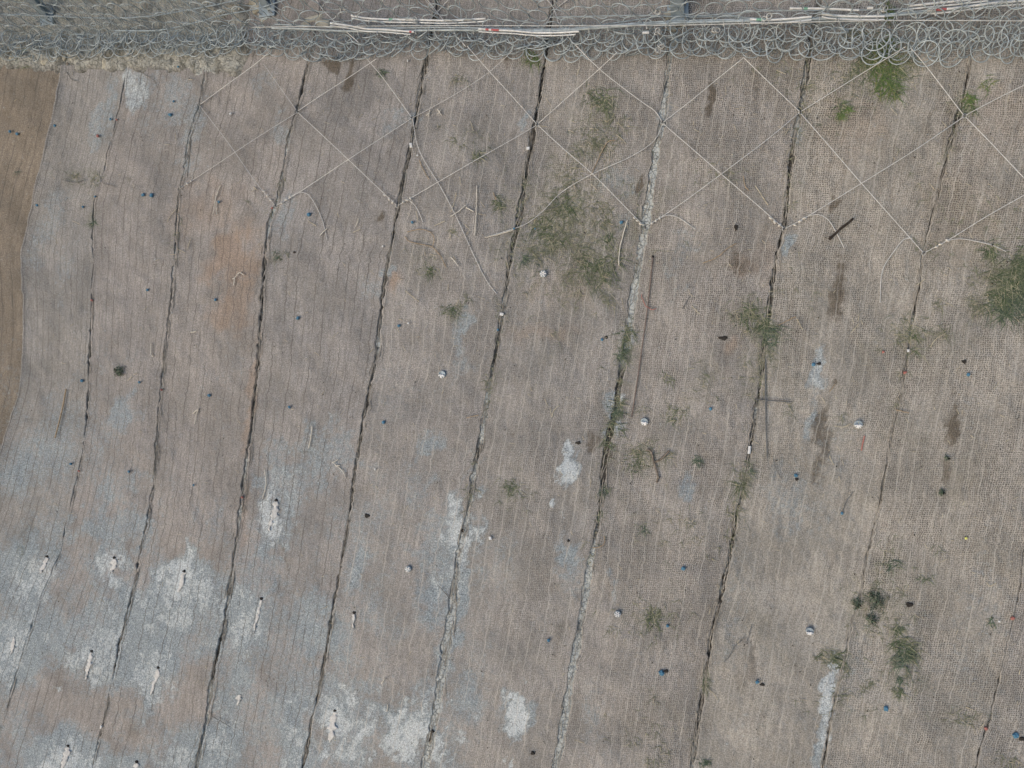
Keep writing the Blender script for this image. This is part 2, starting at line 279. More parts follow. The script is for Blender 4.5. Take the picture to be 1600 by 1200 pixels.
def simple(name, col, rough=.7, metal=0., var=.25, scale=30, spec=.3):
    s = NT(name); P = s.pos(); n_ = s.noise(P, scale, 3, .65)
    a = tuple(c*(1-var) for c in col); b = tuple(min(1, c*(1+var)) for c in col)
    c = s.mix(s.rng(n_, .3, .7), a, b)
    s.l(c, s.b.inputs['Base Color']); s.b.inputs['Roughness'].default_value = rough; s.b.inputs['Metallic'].default_value = metal
    s.b.inputs['Specular IOR Level'].default_value = spec
    return s.m
def leafmat(name, c1, c2, c3):
    s = NT(name)
    A = s.n('ShaderNodeAttribute', attribute_name='tone'); sa = s.n('ShaderNodeSeparateColor'); s.l(A.outputs['Color'], sa.inputs[0])
    c = s.mix(s.rng(sa.outputs[0], 0, 1), c1, c2); c = s.mix(s.rng(sa.outputs[1], .72, .8), c, c3)
    s.l(c, s.b.inputs['Base Color']); s.b.inputs['Roughness'].default_value = .75; s.b.inputs['Specular IOR Level'].default_value = .2
    return s.m
M = {}
M['soil'] = mat_soil()
M['galv'] = simple('galvanised_wire', (.36, .42, .46), .5, 0, .25, 8, .5)
M['galv_pale'] = simple('pale_wire', (.50, .52, .53), .5, .2, .2, 8, .5)
M['finewire'] = simple('fine_wire', (.24, .31, .36), .6, 0, .25, 8)
M['rope'] = simple('steel_rope', (.58, .59, .60), .55, 0, .2, 40, .4)
M['ropedull'] = simple('weathered_rope', (.50, .51, .53), .6, 0, .25, 40)
M['clip'] = simple('bright_clip', (.72, .71, .68), .45, .2, .1, 20, .5)
M['white'] = simple('white_coating', (.62, .65, .68), .45, 0, .15, 12, .5)
M['lug'] = simple('lug_white', (.85, .86, .88), .5, 0, .08, 20)
M['red'] = simple('red_paint', (.42, .12, .13), .6, 0, .2, 30)
M['redtag'] = simple('faded_red_plastic', (.40, .17, .15), .6, 0, .2, 30)
M['green'] = simple('green_tape', (.18, .38, .30), .6, 0, .2, 30)
M['post'] = simple('painted_steel', (.32, .39, .45), .5, .2, .18, 10, .4)
M['concrete'] = simple('concrete', (.40, .385, .33), .9, 0, .25, 14, .2)
M['blue'] = simple('blue_plastic', (.085, .22, .35), .6, 0, .3, 60)
M['grout'] = simple('dried_grout', (.56, .57, .58), .9, 0, .16, 22, .15)
M['hole'] = simple('hole_shade', (.045, .042, .04), .95, 0, .3, 40, .05)  # dark colour stands in for the shade inside holes
M['straw'] = simple('dry_straw', (.50, .46, .36), .85, 0, .25, 20, .15)
M['strawwhite'] = simple('bleached_straw', (.62, .60, .55), .85, 0, .18, 20, .15)
M['tan'] = simple('tan_stalk', (.36, .29, .21), .85, 0, .25, 20, .15)
M['bark'] = simple('dark_bark', (.045, .038, .034), .9, 0, .4, 25, .1)
M['rust'] = simple('rusted_steel', (.20, .16, .145), .85, .1, .3, 30)
M['greyrod'] = simple('grey_steel', (.16, .17, .18), .7, .2, .3, 30)
M['fibre'] = simple('loose_coir', (.36, .345, .32), .95, 0, .35, 15, .1)
M['yellow'] = simple('yellow_plastic', (.60, .62, .18), .6)
M['lf_green'] = leafmat('grass_green', (.07, .105, .055), (.15, .18, .12), (.31, .31, .23))
M['lf_bright'] = leafmat('grass_fresh', (.07, .125, .045), (.135, .20, .08), (.20, .22, .10))
M['lf_grey'] = leafmat('grass_greyed', (.115, .135, .09), (.22, .235, .175), (.36, .34, .27))
M['lf_dark'] = leafmat('shrub_dark', (.05, .08, .058), (.13, .175, .13), (.20, .23, .17))

# ------------------------------------------------------------------ object kit
def mesh_np(name, v, f, mat, origin=None, parent=None):
    """v: (n,3) slope-local coords, f: (m,k) same-size faces or list"""
    v = np.asarray(v, float)
    o0 = v.mean(0) if origin is None else np.asarray(origin, float)
    wv = W(v-o0)
    me = bpy.data.meshes.new(name)
    f = np.asarray(f, dtype=np.int32) if not isinstance(f, list) else f
    if isinstance(f, list):
        me.from_pydata(wv.tolist(), [], f)
    else:
        k = f.shape[1]
        me.vertices.add(len(wv)); me.vertices.foreach_set('co', wv.astype(np.float32).ravel())
        me.loops.add(f.size); me.loops.foreach_set('vertex_index', f.ravel())
        me.polygons.add(len(f)); me.polygons.foreach_set('loop_start', np.arange(0, f.size, k, dtype=np.int32))
        me.update(calc_edges=True)
    me.validate()
    me.materials.append(mat)
    o = bpy.data.objects.new(name, me); COL.objects.link(o)
    wo = W(o0)
    if parent is not None: o.parent = parent; o.location = Vector(wo)-Vector(parent['_o'])
    else: o.location = Vector(wo)
    o['_o'] = [float(q) for q in wo]
    return o
def smooth(o):
    o.data.polygons.foreach_set('use_smooth', np.ones(len(o.data.polygons), dtype=bool)); return o
def empty(name, origin):
    o = bpy.data.objects.new(name, None); COL.objects.link(o); wo = W(np.asarray(origin, float)); o.location = Vector(wo)
    o.empty_display_size = .1; o['_o'] = [float(q) for q in wo]; return o
def tag(o, label=None, cat=None, group=None, kind=None):
    if label: o['label'] = label
    if cat: o['category'] = cat
    if group: o['group'] = group
    if kind: o['kind'] = kind
    return o
def tube_geo(pts, r, n=6, base=0, taper=None):
    pts = np.asarray(pts, float); N = len(pts)
    tg = np.gradient(pts, axis=0); tg /= np.linalg.norm(tg, axis=1)[:, None]+1e-9
    ref = np.array([0, 0, 1.0]); side = np.cross(tg, ref)
    bad = np.linalg.norm(side, axis=1) < 1e-3; side[bad] = (1, 0, 0)
    side /= np.linalg.norm(side, axis=1)[:, None]; up = np.cross(side, tg)
    rr = np.full(N, r) if taper is None else r*np.asarray(taper)
    an = np.arange(n)*2*math.pi/n
    v = pts[:, None]+rr[:, None, None]*(np.cos(an)[None, :, None]*side[:, None]+np.sin(an)[None, :, None]*up[:, None])
    v = v.reshape(-1, 3); f = []
    for i in range(N-1):
        for j in range(n):
            f.append((base+i*n+j, base+i*n+(j+1) % n, base+(i+1)*n+(j+1) % n, base+(i+1)*n+j))
    return v, f
def tubes(name, plist, r, mat, n=5, parent=None, origin=None, taper=None):
    V = []; Fc = []; b = 0
    for pts in plist:
        v, f = tube_geo(pts, r, n, b, taper); V.append(v); Fc += f; b += len(v)
        nn = len(v)
    return smooth(mesh_np(name, np.vstack(V), np.array(Fc), mat, origin, parent))
def spline(pts, step=10):
    """Catmull-Rom through pixel points (x,y,h)"""
    p = np.array([(q[0], q[1], q[2] if len(q) > 2 else 0) for q in pts], float)
    if len(p) == 2:
        n = max(2, int(np.linalg.norm(p[1, :2]-p[0, :2])/step)+1); t = np.linspace(0, 1, n)[:, None]; return p[0]+(p[1]-p[0])*t
    q = np.vstack([2*p[0]-p[1], p, 2*p[-1]-p[-2]]); out = []
    for i in range(1, len(q)-2):
        n = max(2, int(np.linalg.norm(q[i+1, :2]-q[i, :2])/step)+1)
        for t in np.linspace(0, 1, n, endpoint=False):
            out.append(.5*((2*q[i])+(-q[i-1]+q[i+1])*t+(2*q[i-1]-5*q[i]+4*q[i+1]-q[i+2])*t*t+(-q[i-1]+3*q[i]-3*q[i+1]+q[i+2])*t**3))
    out.append(q[-2]); return np.array(out)
def px(pts, h=0.0, step=10, jit=0.0):
    s_ = spline(pts, step)
    if jit: s_[:, :2] += rng.normal(0, jit, (len(s_), 2))
    return S(s_[:, 0], s_[:, 1], s_[:, 2]+h)
ORD = ['first','second','third','fourth','fifth','sixth','seventh','eighth','ninth','tenth','eleventh','twelfth','thirteenth','fourteenth','fifteenth','sixteenth','seventeenth','eighteenth','nineteenth','twentieth']
def which_mat(x, y):
    k = 0
    for i in range(1, len(SEAM)):
        if x > seam_x(i, y): k = i
    return k            # 0 = first mat from the left edge of the picture
# ------------------------------------------------------------------ GROUND
def axis(parts):
    out = []
    for a0, a1, st in parts: out += list(np.arange(a0, a1, st))
    out.append(parts[-1][1]); return np.array(out, float)
gx = axis([(-1300,-500,80),(-500,-150,25),(-150,1750,3),(1750,2200,25),(2200,3400,100)])
gy = axis([(-2600,-700,100),(-700,-150,30),(-150,1350,7),(1350,1900,30),(1900,3400,100)])
GX, GY = np.meshgrid(gx, gy)
gp = S(GX.ravel(), GY.ravel()).reshape(*GX.shape, 3)
pal = np.full(GX.shape, .25); rut = np.zeros(GX.shape); near_pale = np.zeros(GX.shape)
for k in range(1, len(SEAM)):
    sx = seam_x(k, GY); w = tab(GAPW[k], GY); d = np.abs(GX-sx)
    near = 1-sstep(w*.5+6, w*.5+14, d); pl = tab(PALE[k], GY)+.10+.38*vn(GX/12, GY/26, 11)+.22*vn(GX/6, GY/9, 111)
    pal = pal*(1-near)+pl*near; near_pale = np.maximum(near_pale, near*np.clip(pl, 0, 1)*(w > 5)*(1-sstep(w*.5, w*.5+6, d)))
    rut = np.maximum(rut, (1-sstep(0, w*.5+7, d))*(1-.95*np.clip(pl, 0, 1)))
rocky = sstep(116, 96, GY+6*vn(GX/14, GY/10, 3)-.02*GX)*sstep(400, 372, GX)
gp[..., 2] += -.012 + .022*near_pale - .026*rut*(1+.5*vn(GX/6, GY/9, 14)) + .012*vn(GX/5, GY/6, 13)
outside = (GX < -160) | (GX > 1800) | (GY < -180) | (GY > 1330)
gp[..., 2] += rocky*(.05+.06*vn(GX/11, GY/8, 21)+.05*np.abs(vn(GX/5, GY/4, 22)))
ny, nx = GX.shape
idx = np.arange(ny*nx).reshape(ny, nx)
quads = np.stack([idx[1:, :-1], idx[1:, 1:], idx[:-1, 1:], idx[:-1, :-1]], -1).reshape(-1, 4)
g = smooth(mesh_np('slope_ground', gp.reshape(-1, 3), quads, M['soil'], (0, 0, 0)))
at = g.data.attributes.new('pale', 'FLOAT_COLOR', 'POINT')
at.data.foreach_set('color', np.stack([np.clip(pal, 0, 1).ravel(), rocky.ravel(), np.zeros(pal.size), np.ones(pal.size)], -1).astype(np.float32).ravel())
tag(g, kind='structure')

# ------------------------------------------------------------------ MATS
MATLAB = ['olive brown coir mat strip along the far left edge of the slope',
 'narrow upper-left coir mat strip between the olive brown strip and the thin dark seam',
 'third coir mat strip from the left, crossed by the small dark round shrub',
 'fourth coir mat strip from the left, with an orange tinted patch at mid height',
 'fifth coir mat strip from the left, heavily dusted pale blue grey at its foot',
 'sixth coir mat strip from the left, with two dark brown wet spots under the net',
 'seventh coir mat strip from the left, with the large sparse grass patch',
 'eighth coir mat strip from the left, with the long rusty rod lying on it',
 'ninth coir mat strip from the left, below the dark charred stick',
 'tenth coir mat strip from the left, holding the dark green shrubs near the bottom right',
 'rightmost coir mat strip in the lower right corner of the slope']
TINT = [(.76,.68,.58),(.93,.93,.93),(.96,.94,.94),(.98,.955,.95),(.97,.96,.97),(.99,.98,.98),(1.0,.99,.98),(1.05,1.03,1.01),(1.10,1.08,1.03),(1.11,1.09,1.04),(1.05,1.04,1.02)]
NC = 76
MATS = []
for k in range(11):
    ys = np.arange(-190, 1330, 4.5)
    L = seam_x(k, ys)+gap(k, ys)*.5; R = seam_x(k+1, ys)-gap(k+1, ys)*.5
    if k == 0: R = seam_x(1, ys)+5
    if k == 1: L = seam_x(1, ys)-2
    L = L+.8*rng.normal(0, 1, len(ys))*(gap(k, ys) > 1.2)+1.0*vn(ys/9, ys*0+k, 15)+1.0*vn(ys/26, ys*0+k, 16); R = R+.8*rng.normal(0, 1, len(ys))*(gap(k+1, ys) > 1.2)+1.0*vn(ys/9, ys*0+k, 17)+1.0*vn(ys/26, ys*0+k, 18)
    if k <= 2:
        ytop = {0: 104, 1: 108, 2: 110}[k]
        L_ = L; keep = ys > ytop-4; ys = ys[keep]; L = L[keep]; R = R[keep]
    s = np.linspace(0, 1, NC); X = L[:, None]*(1-s)+R[:, None]*s; Y = np.repeat(ys[:, None], NC, 1)
    if k <= 2: Y[0] += 6*vn(X[0]/20, X[0]*0, 19); 
    edge = np.minimum(s, 1-s)*NC
    p = S(X.ravel(), Y.ravel()).reshape(*X.shape, 3)
    wm_ = (R-L)*np.array([mpp(x_, y_) for x_, y_ in zip((L+R)/2, ys)])
    U = s[None, :]*1.85+0*Y; Vv = p[:, NC//2:NC//2+1, 1]+0*Y
    pitch = .155 if k < 5 else .168
    ph = np.abs(((U+.02*vn(Y/60, U*0+k, 20))/pitch+.5) % 1-.5)*pitch         # distance to the nearest cord, metres
    cord = np.clip(1-ph/.017, 0, 1)*(.75+.25*vn(Y/40, U*9, 23))
    cord[:, :2] = 0; cord[:, -2:] = 0
    relief = .010*vn(X/9, Y/14, 24)+.006*vn(X/4, Y/6, 25)
    relief += (cord*.002 if k >= 5 else -cord*.003)
    lift = .016+.012*np.exp(-edge/2.2)[None, :]*(1+.8*vn(Y/14, X*0+k, 26))
    if k == 1: lift = lift+.05*np.exp(-edge/8)[None, :]*(s < .5)[None, :]
    if k == 0: lift = lift-.008
    p[..., 2] += relief+lift
    # turned-down rims give the sheet its thickness
    pl_ = p.copy(); 
    left = p[:, :1].copy(); left[..., 2] -= .035; right = p[:, -1:].copy(); right[..., 2] -= .045
    P_ = np.concatenate([left, p, right], 1)
    def ext(q): return np.concatenate([q[:, :1], q, q[:, -1:]], 1)
    ny, nx = P_.shape[:2]; idx = np.arange(ny*nx).reshape(ny, nx)
    quads = np.stack([idx[1:, :-1], idx[1:, 1:], idx[:-1, 1:], idx[:-1, :-1]], -1).reshape(-1, 4)
    mt = mat_coir('coir_weave_%s' % ORD[k], TINT[k], k >= 5)
    o = smooth(mesh_np('coir_mat', P_.reshape(-1, 3), quads, mt, P_[ny//2, nx//2]))
    dust, white, brown, moss, orange = stains(ext(X), ext(Y))
    edark = ext(np.exp(-edge/1.2)[None, :]+0*Y)
    weave = np.clip(.22+.78*sstep(350, 1250, ext(X)+.12*(600-ext(Y))), 0, 1)*(.72+.45*vn(ext(X)/50, ext(Y)/80, 27)+.3*vn(ext(X)/14, ext(Y)/25, 28))
    weave = np.clip(weave-.55*sstep(1000, 1150, ext(X)-.2*(ext(Y)-600)*-1)*sstep(600, 900, ext(Y))*(which_mat(0, 0)*0+(k == 8)), .1, 1.1)
    ca = o.data.attributes.new('stainA', 'FLOAT_COLOR', 'POINT'); ca.data.foreach_set('color', np.stack([dust, white, brown, moss], -1).astype(np.float32).ravel())
    cb = o.data.attributes.new('stainB', 'FLOAT_COLOR', 'POINT'); cb.data.foreach_set('color', np.stack([orange, weave, ext(cord), 1+0*orange], -1).astype(np.float32).ravel())
    uvl = o.data.uv_layers.new(name='UVMap')
    uvv = np.stack([ext(U), ext(Vv)], -1).reshape(-1, 2)[quads.ravel()]
    uvl.data.foreach_set('uv', uvv.astype(np.float32).ravel())
    tag(o, MATLAB[k], 'erosion mat', 'coir erosion mats laid in strips down the slope')
    MATS.append(o)
# loose fibres bridging and lining each gap: parts of the mat to the right of it
for k in range(2, 10):
    st = []
    nn = {2: 60, 3: 190, 4: 210, 5: 260, 6: 220, 7: 90, 8: 330, 9: 260, 10: 60}.get(k, 80)
    for _ in range(nn):
        y0 = rng.uniform(-20, 1210); w = float(tab(GAPW[k], y0)); ln = rng.uniform(10, 46)
        q = []
        off = rng.uniform(-.55, .55)*w; dr = rng.normal(0, .12)*w; hh = rng.uniform(0, .03)
        for t in np.linspace(0, 1, 5):
            yy = y0+ln*t; q.append((float(seam_x(k, yy))+off+dr*t*2+rng.normal(0, .5), yy, hh+.012*math.sin(t*3)))
        st.append(px(q, 0, 8))
    V = []; Fc = []; b = 0
    for q in st:
        v, f = tube_geo(q, rng.uniform(.003, .006), 3, b); V.append(v); Fc += f; b += len(v)
    f_ = mesh_np('loose_fibre', np.vstack(V), np.array(Fc), M['fibre'], None, MATS[k]); tag(f_, kind='stuff')

# ------------------------------------------------------------------ LATTICE ROPES ON THE SLOPE
NET = .26
ROPES = [
 ('thin rope rising right from the topmost-left rope node to the net', [(313,163,.04),(355,132,.10),(395,103,.16),(418,84,.24)], 'n'),
 ('thin grey rope falling right from the topmost-left node to the fourth seam anchor', [(313,166,.04),(358,225,.10),(400,285,.08),(430,321,.03)], 'd'),
 ('rope from the third seam rising right to the node on the fourth seam', [(283,293,.03),(340,256,.09),(400,216,.10),(464,176,.04)], 'd'),
 ('rope rising right from the node on the fourth seam to the net', [(466,173,.04),(500,150,.1),(545,121,.14),(588,92,.24)], 'n'),
 ('faint grey rope falling right from the net to the node on the fourth seam', [(412,100,.16),(438,137,.1),(463,172,.04)], 'd'),
 ('rope falling right from the fourth seam node to the clipped anchor on the fifth seam', [(467,177,.04),(543,248,.11),(585,288,.08),(620,321,.03)], 'n'),
 ('rope rising right from the anchor with the hooked tail to the fifth seam node', [(432,321,.03),(468,300,.07),(543,250,.13),(600,213,.1),(643,185,.04)], 'n'),
 ('rope falling right from the net to the node on the fifth seam', [(570,88,.22),(600,124,.13),(643,183,.04)], 'n'),
 ('slack curved rope from the fifth seam node up to the net', [(645,184,.04),(680,165,.06),(725,139,.1),(765,112,.14),(800,80,.26)], 'd'),
 ('long loose rope hanging from the fifth seam node down to the sixth seam', [(645,186,.04),(655,235,.05),(690,295,.04),(715,343,.04),(740,398,.03),(760,438,.03),(776,459,.02)], 'n'),
 ('rope rising right from the fifth seam anchor to the sixth seam node', [(622,321,.03),(680,287,.1),(740,252,.12),(800,218,.1),(838,196,.04)], 'n'),
 ('rope from the sixth seam node rising right to the net', [(841,193,.04),(880,158,.11),(935,109,.16),(964,82,.26)], 'n'),
 ('rope falling right from the net to the sixth seam node', [(730,72,.26),(765,112,.15),(800,150,.1),(838,193,.04)], 'n'),
 ('rope falling right from the sixth seam node to the clipped anchor on the seventh seam', [(841,196,.04),(880,232,.11),(925,271,.12),(970,316,.08),(1006,353,.03)], 'n'),
 ('rope bending down from the net to the seventh seam node', [(920,92,.24),(950,119,.13),(1000,157,.08),(1024,174,.05),(1034,190,.03)], 'n'),
 ('rope rising right from the seventh seam node to the net', [(1036,191,.04),(1080,157,.12),(1120,124,.16),(1162,90,.26)], 'n'),
 ('rope falling right from the seventh seam node to the clipped anchor on the eighth seam', [(1036,193,.04),(1080,231,.11),(1127,272,.12),(1175,313,.08),(1224,356,.03)], 'n'),
 ('loose curved rope sweeping left from the seventh seam node over the grass patch', [(1035,194,.04),(1022,220,.05),(985,245,.05),(925,272,.06),(878,300,.05),(848,330,.04),(822,350,.04),(800,358,.04),(758,371,.03)], 'n'),
 ('rope rising right from the seventh seam anchor to the eighth seam node', [(1010,354,.03),(1060,321,.09),(1127,272,.14),(1200,217,.11),(1249,176,.04)], 'n'),
 ('rope rising right from the eighth seam node across the green grass to the net', [(1252,174,.04),(1300,144,.1),(1345,116,.14),(1415,73,.26)], 'n'),
 ('rope falling right from the net to the eighth seam node', [(1162,90,.26),(1200,127,.13),(1249,174,.04)], 'n'),
 ('long rope falling right from the eighth seam node to the lowest clipped anchor', [(1252,178,.04),(1300,233,.11),(1345,285,.13),(1400,347,.08),(1442,394,.03)], 'n'),
 ('rope rising right from the eighth seam anchor to the ninth seam node', [(1227,357,.03),(1265,336,.07),(1345,287,.14),(1430,234,.12),(1505,183,.04)], 'n'),
 ('rope leaving the ninth seam node toward the upper right edge', [(1509,180,.04),(1550,158,.1),(1600,133,.13),(1680,94,.15)], 'n'),
 ('rope falling right from the net to the ninth seam node', [(1424,76,.26),(1450,107,.14),(1505,179,.04)], 'n'),
 ('rope falling right from the ninth seam node to the right edge', [(1509,183,.04),(1550,225,.1),(1600,278,.1),(1680,360,.08)], 'n'),
 ('rope rising right from the lowest clipped anchor to the right edge', [(1446,394,.03),(1485,373,.07),(1540,339,.11),(1600,305,.12),(1680,262,.1)], 'n'),
 ('short tail of rope hooking down from the anchor on the fourth seam', [(452,308,.06),(468,301,.06),(482,304,.05),(495,324,.04),(505,348,.03),(511,375,.02)], 't'),
 ('short rope tail hanging from the fifth seam anchor', [(640,313,.06),(650,323,.05),(656,335,.04),(661,347,.03)], 't'),
 ('short rope tail curving right from the seventh seam anchor', [(1032,340,.06),(1045,336,.06),(1062,341,.04),(1086,358,.02)], 't'),
 ('rope tail hooking down beside the dark charred stick', [(1262,338,.06),(1278,335,.06),(1294,343,.05),(1306,362,.03),(1319,387,.02)], 't'),
 ('rope tail stretching right from the lowest anchor to the grassy shrub', [(1480,376,.06),(1500,373,.05),(1525,377,.04),(1550,383,.03),(1572,393,.02)], 't'),
 ('long rope tail hooking down left of the lowest anchor', [(1425,372,.06),(1412,374,.05),(1398,391,.04),(1383,413,.03),(1377,432,.03),(1375,473,.02)], 't'),
 ('slack rope crossing down left through the net from the fifth mat node', [(683,22,.06),(640,-30,.1)], 'd'),
]
RO = {}
for i, (lab, pts, kd) in enumerate(ROPES):
    q = px(pts, .01, 12)
    o = tubes('wire_rope', [q], .0059 if kd != 'd' else .0050, M['rope'] if kd != 'd' else M['ropedull'], 6)
    tag(o, lab, 'rope', 'wire ropes laced over the slope'); RO[i] = o
# clips: children of the ropes they hold
import bmesh
def blob_mesh(name, mat, seed, n=10, sc=(1, 1, 1)):
    bm = bmesh.new(); bmesh.ops.create_icosphere(bm, subdivisions=1, radius=1)
    r_ = random.Random(seed)
    for v in bm.verts: v.co = Vector([c*s_*(1+r_.uniform(-.3, .3)) for c, s_ in zip(v.co, sc)])
    me = bpy.data.meshes.new(name); bm.to_mesh(me); bm.free(); me.materials.append(mat); return me
clipme = blob_mesh('rope_clip', M['clip'], 3, sc=(.022, .030, .02))
def put(name, me, p, rotz=0, scale=1, parent=None, rot=None):
    o = bpy.data.objects.new(name, me); COL.objects.link(o)
    R_ = RM @ (Matrix.Rotation(rotz, 3, 'Z') if rot is None else rot)
    loc = Vector(W(np.asarray(p, float)))
    if parent is not None: o.parent = parent; loc = loc-Vector(parent['_o'])
    o.matrix_basis = Matrix.Translation(loc) @ R_.to_4x4() @ Matrix.Scale(scale, 4)
    return o
CL = {1: [(412,299),(418,306),(423,313)], 6: [(440,317),(447,312),(453,308)], 5: [(601,305),(608,311),(614,316)], 10: [(630,316),(636,313),(641,310)],
 13: [(991,341),(996,345),(1001,350)], 18: [(1019,349),(1025,345),(1031,341)], 16: [(1204,341),(1210,347),(1218,352)], 22: [(1242,352),(1250,346),(1257,341)],
 26: [(1463,386),(1469,382),(1480,376)], 2: [(292,287),(298,283)]}
for i, L_ in CL.items():
    for (x, y) in L_: put('rope_clip', clipme, S1(x, y, .075), rng.uniform(0, 3), rng.uniform(.75, 1.05), RO[i])
# knots where ropes cross on anchors
NODES = [('anchor at the topmost-left rope crossing', 313, 164), ('anchor at the rope crossing on the fourth seam', 465, 175), ('anchor at the rope crossing on the fifth seam beside the white tag', 643, 184), ('anchor at the rope crossing on the sixth seam', 839, 195),
 ('anchor at the rope crossing on the pale seventh seam', 1035, 191), ('anchor at the rope crossing on the eighth seam', 1250, 176), ('anchor at the rope crossing beside the yellow green plant', 1507, 181),
 ('anchor under the hooked rope tail on the fourth seam', 431, 322), ('lower anchor on the fifth seam', 621, 322), ('lower anchor on the seventh seam', 1008, 356), ('lower anchor on the eighth seam near the charred stick', 1225, 358), ('lowest anchor, on the ninth seam', 1443, 396), ('half buried anchor on the third seam', 283, 293)]
def ring_pts(c, r, n=14, tilt=0, ax=0):
    a = np.linspace(0, 2*math.pi, n+1); p = np.stack([np.cos(a)*r, np.sin(a)*r*math.cos(tilt), np.sin(a)*r*math.sin(tilt)], -1)
    ca, sa = math.cos(ax), math.sin(ax); return np.asarray(c)+np.stack([p[:, 0]*ca-p[:, 1]*sa, p[:, 0]*sa+p[:, 1]*ca, p[:, 2]], -1)
for lab, x, y in NODES:
    c = S1(x, y, .03)
    e = empty('rope_anchor', c); tag(e, lab, 'anchor', 'anchors of the rope lattice')
    tubes('eyelet', [ring_pts(c, .026, 12, .5, rng.uniform(0, 3))], .006, M['galv_pale'], 5, e)
    tubes('anchor_rod', [np.array([c+[0, -.01, -.12], c+[0, 0, .0], c+[.004, .012, .02]])], .012, M['greyrod'], 6, e)

# ------------------------------------------------------------------ ROCKFALL NET
# base line of the barrier on the slope: the net stands out of the slope on posts; its slack foot hangs over the ropes
def base(x):
    y = np.interp(x, [-200, 0, 400, 700, 1000, 1200, 1400, 1800], [52, 50, 44, 43, 42, 39, 36, 34]); return y
xs_t = np.linspace(-120, 1720, 400)
bp = S(xs_t, base(xs_t), np.full(400, .30))
arc = np.concatenate([[0], np.cumsum(np.linalg.norm(np.diff(bp, axis=0), axis=1))])
def sheet(s, w, layer=0):
    """s: metres along the barrier, w: metres of net above (+) / below (-) the foot rope"""
    s = np.asarray(s, float); w = np.asarray(w, float)
    a = np.interp(s, arc, bp[:, 0]); b = np.interp(s, arc, bp[:, 1]); h = np.interp(s, arc, bp[:, 2]); xx = np.interp(s, arc, xs_t)
    lean = -.70+.14*sstep(1150, 1500, xx)+.06*vn(s*.7, w*.6, 31)
    up = np.clip(w, 0, None); dn = np.clip(-w, 0, None)
    ripple = .05*vn(s*1.1, w*1.3+9, 32)
    sag = .80+.25*vn(s*.45, s*0, 33)
    bb = b - up*lean + ripple - dn*sag*(.86 if layer == 0 else .72)
    hh = h + up*.80 - dn*(.30 if layer == 0 else .42) + .04*vn(s*2.3, w*2, 34)
    if layer == 1: hh = hh-.03
    return np.stack([a+.03*vn(s*1.7, w*1.7, 35), bb, hh], -1)
smax = arc[-1]
netE = empty('ring_net', bp[200]); tag(netE, 'long galvanised ring net of a rockfall barrier hanging across the top of the slope', 'net')
an = np.arange(16)*2*math.pi/16; rv = []; 
for a_ in an:
    c_ = np.array([math.cos(a_), math.sin(a_), 0]); u_ = c_
    for q in range(5):
        th = q*2*math.pi/5; rv.append(c_*.140+.0078*(math.cos(th)*u_+math.sin(th)*np.array([0, 0, 1])))
rf = []
for i in range(16):
    for q in range(5): rf.append((i*5+q, i*5+(q+1) % 5, ((i+1) % 16)*5+(q+1) % 5, ((i+1) % 16)*5+q))
ringme = bpy.data.meshes.new('ring'); ringme.from_pydata([tuple(v) for v in rv], [], rf); ringme.materials.append(M['galv'])
for p_ in ringme.polygons: p_.use_smooth = True
rings = []
pitch = .318
def frame(s, w, layer):
    p0 = sheet(s, w, layer); ps = sheet(s+.05, w, layer)-p0; pw = sheet(s, w+.05, layer)-p0
    ps /= np.linalg.norm(ps); pw -= ps*np.dot(ps, pw); pw /= np.linalg.norm(pw); return p0, ps, pw, np.cross(ps, pw)
def proj(p):
    d = p-CAM; z = np.dot(d, cf); return 800+F*np.dot(d, cr)/z, 600-F*np.dot(d, cu)/z, z
for layer, wlist in ((0, np.concatenate([np.arange(-.455, -.05, .112), np.arange(.04, 3.2, .155)])), (1, np.arange(-.40, -.10, .14))):
    for j, w in enumerate(wlist):
        for i in range(int(smax/pitch)+1):
            s_ = i*pitch+(j % 2)*pitch/2+rng.normal(0, .012)
            p0, ps, pw, nn = frame(s_, w+rng.normal(0, .012), layer)
            x_, y_, z_ = proj(p0); rings.append((p0, ps, pw, nn, x_, y_, z_, w))
vis = [r for r in rings if -15 < r[4] < 1615 and -8 < r[5] < 110]
vis.sort(key=lambda r: r[6]); visid = set(id(r) for r in vis[:300])
RV = []; RF = []; nb = 0
rvn = np.array(rv); rfn = np.array(rf)
for r in rings:
    p0, ps, pw, nn = r[:4]
    R3 = np.stack([ps, pw, nn], 1)
    jt = np.array(Matrix.Rotation(rng.normal(0, .14 if r[7] > 0 else .42), 3, 'X') @ Matrix.Rotation(rng.normal(0, .10 if r[7] > 0 else .3), 3, 'Y'))
    sc_ = rng.uniform(.88, 1.14)
    tl = (.58-.46*float(sstep(1230, 1420, r[4]))) if r[7] > 0 else -(.80-.62*float(sstep(1230, 1400, r[4])))
    L3 = R3 @ np.array(Matrix.Rotation(tl*rng.uniform(.85, 1.1), 3, 'X')) @ jt
    if id(r) in visid:
        o = bpy.data.objects.new('ring', ringme); COL.objects.link(o); o.parent = netE
        Wm = Matrix((AX, BX, HX)).transposed() @ Matrix(L3.tolist())
        o.matrix_basis = Matrix.Translation(Vector(W(p0))-Vector(netE['_o'])) @ Wm.to_4x4() @ Matrix.Scale(sc_, 4)
    else:
        RV.append(p0+(rvn*sc_) @ L3.T); RF.append(rfn+nb); nb += len(rv)
o = smooth(mesh_np('ring_mesh', np.vstack(RV), np.vstack(RF), M['galv'], None, netE)); tag(o, kind='stuff')
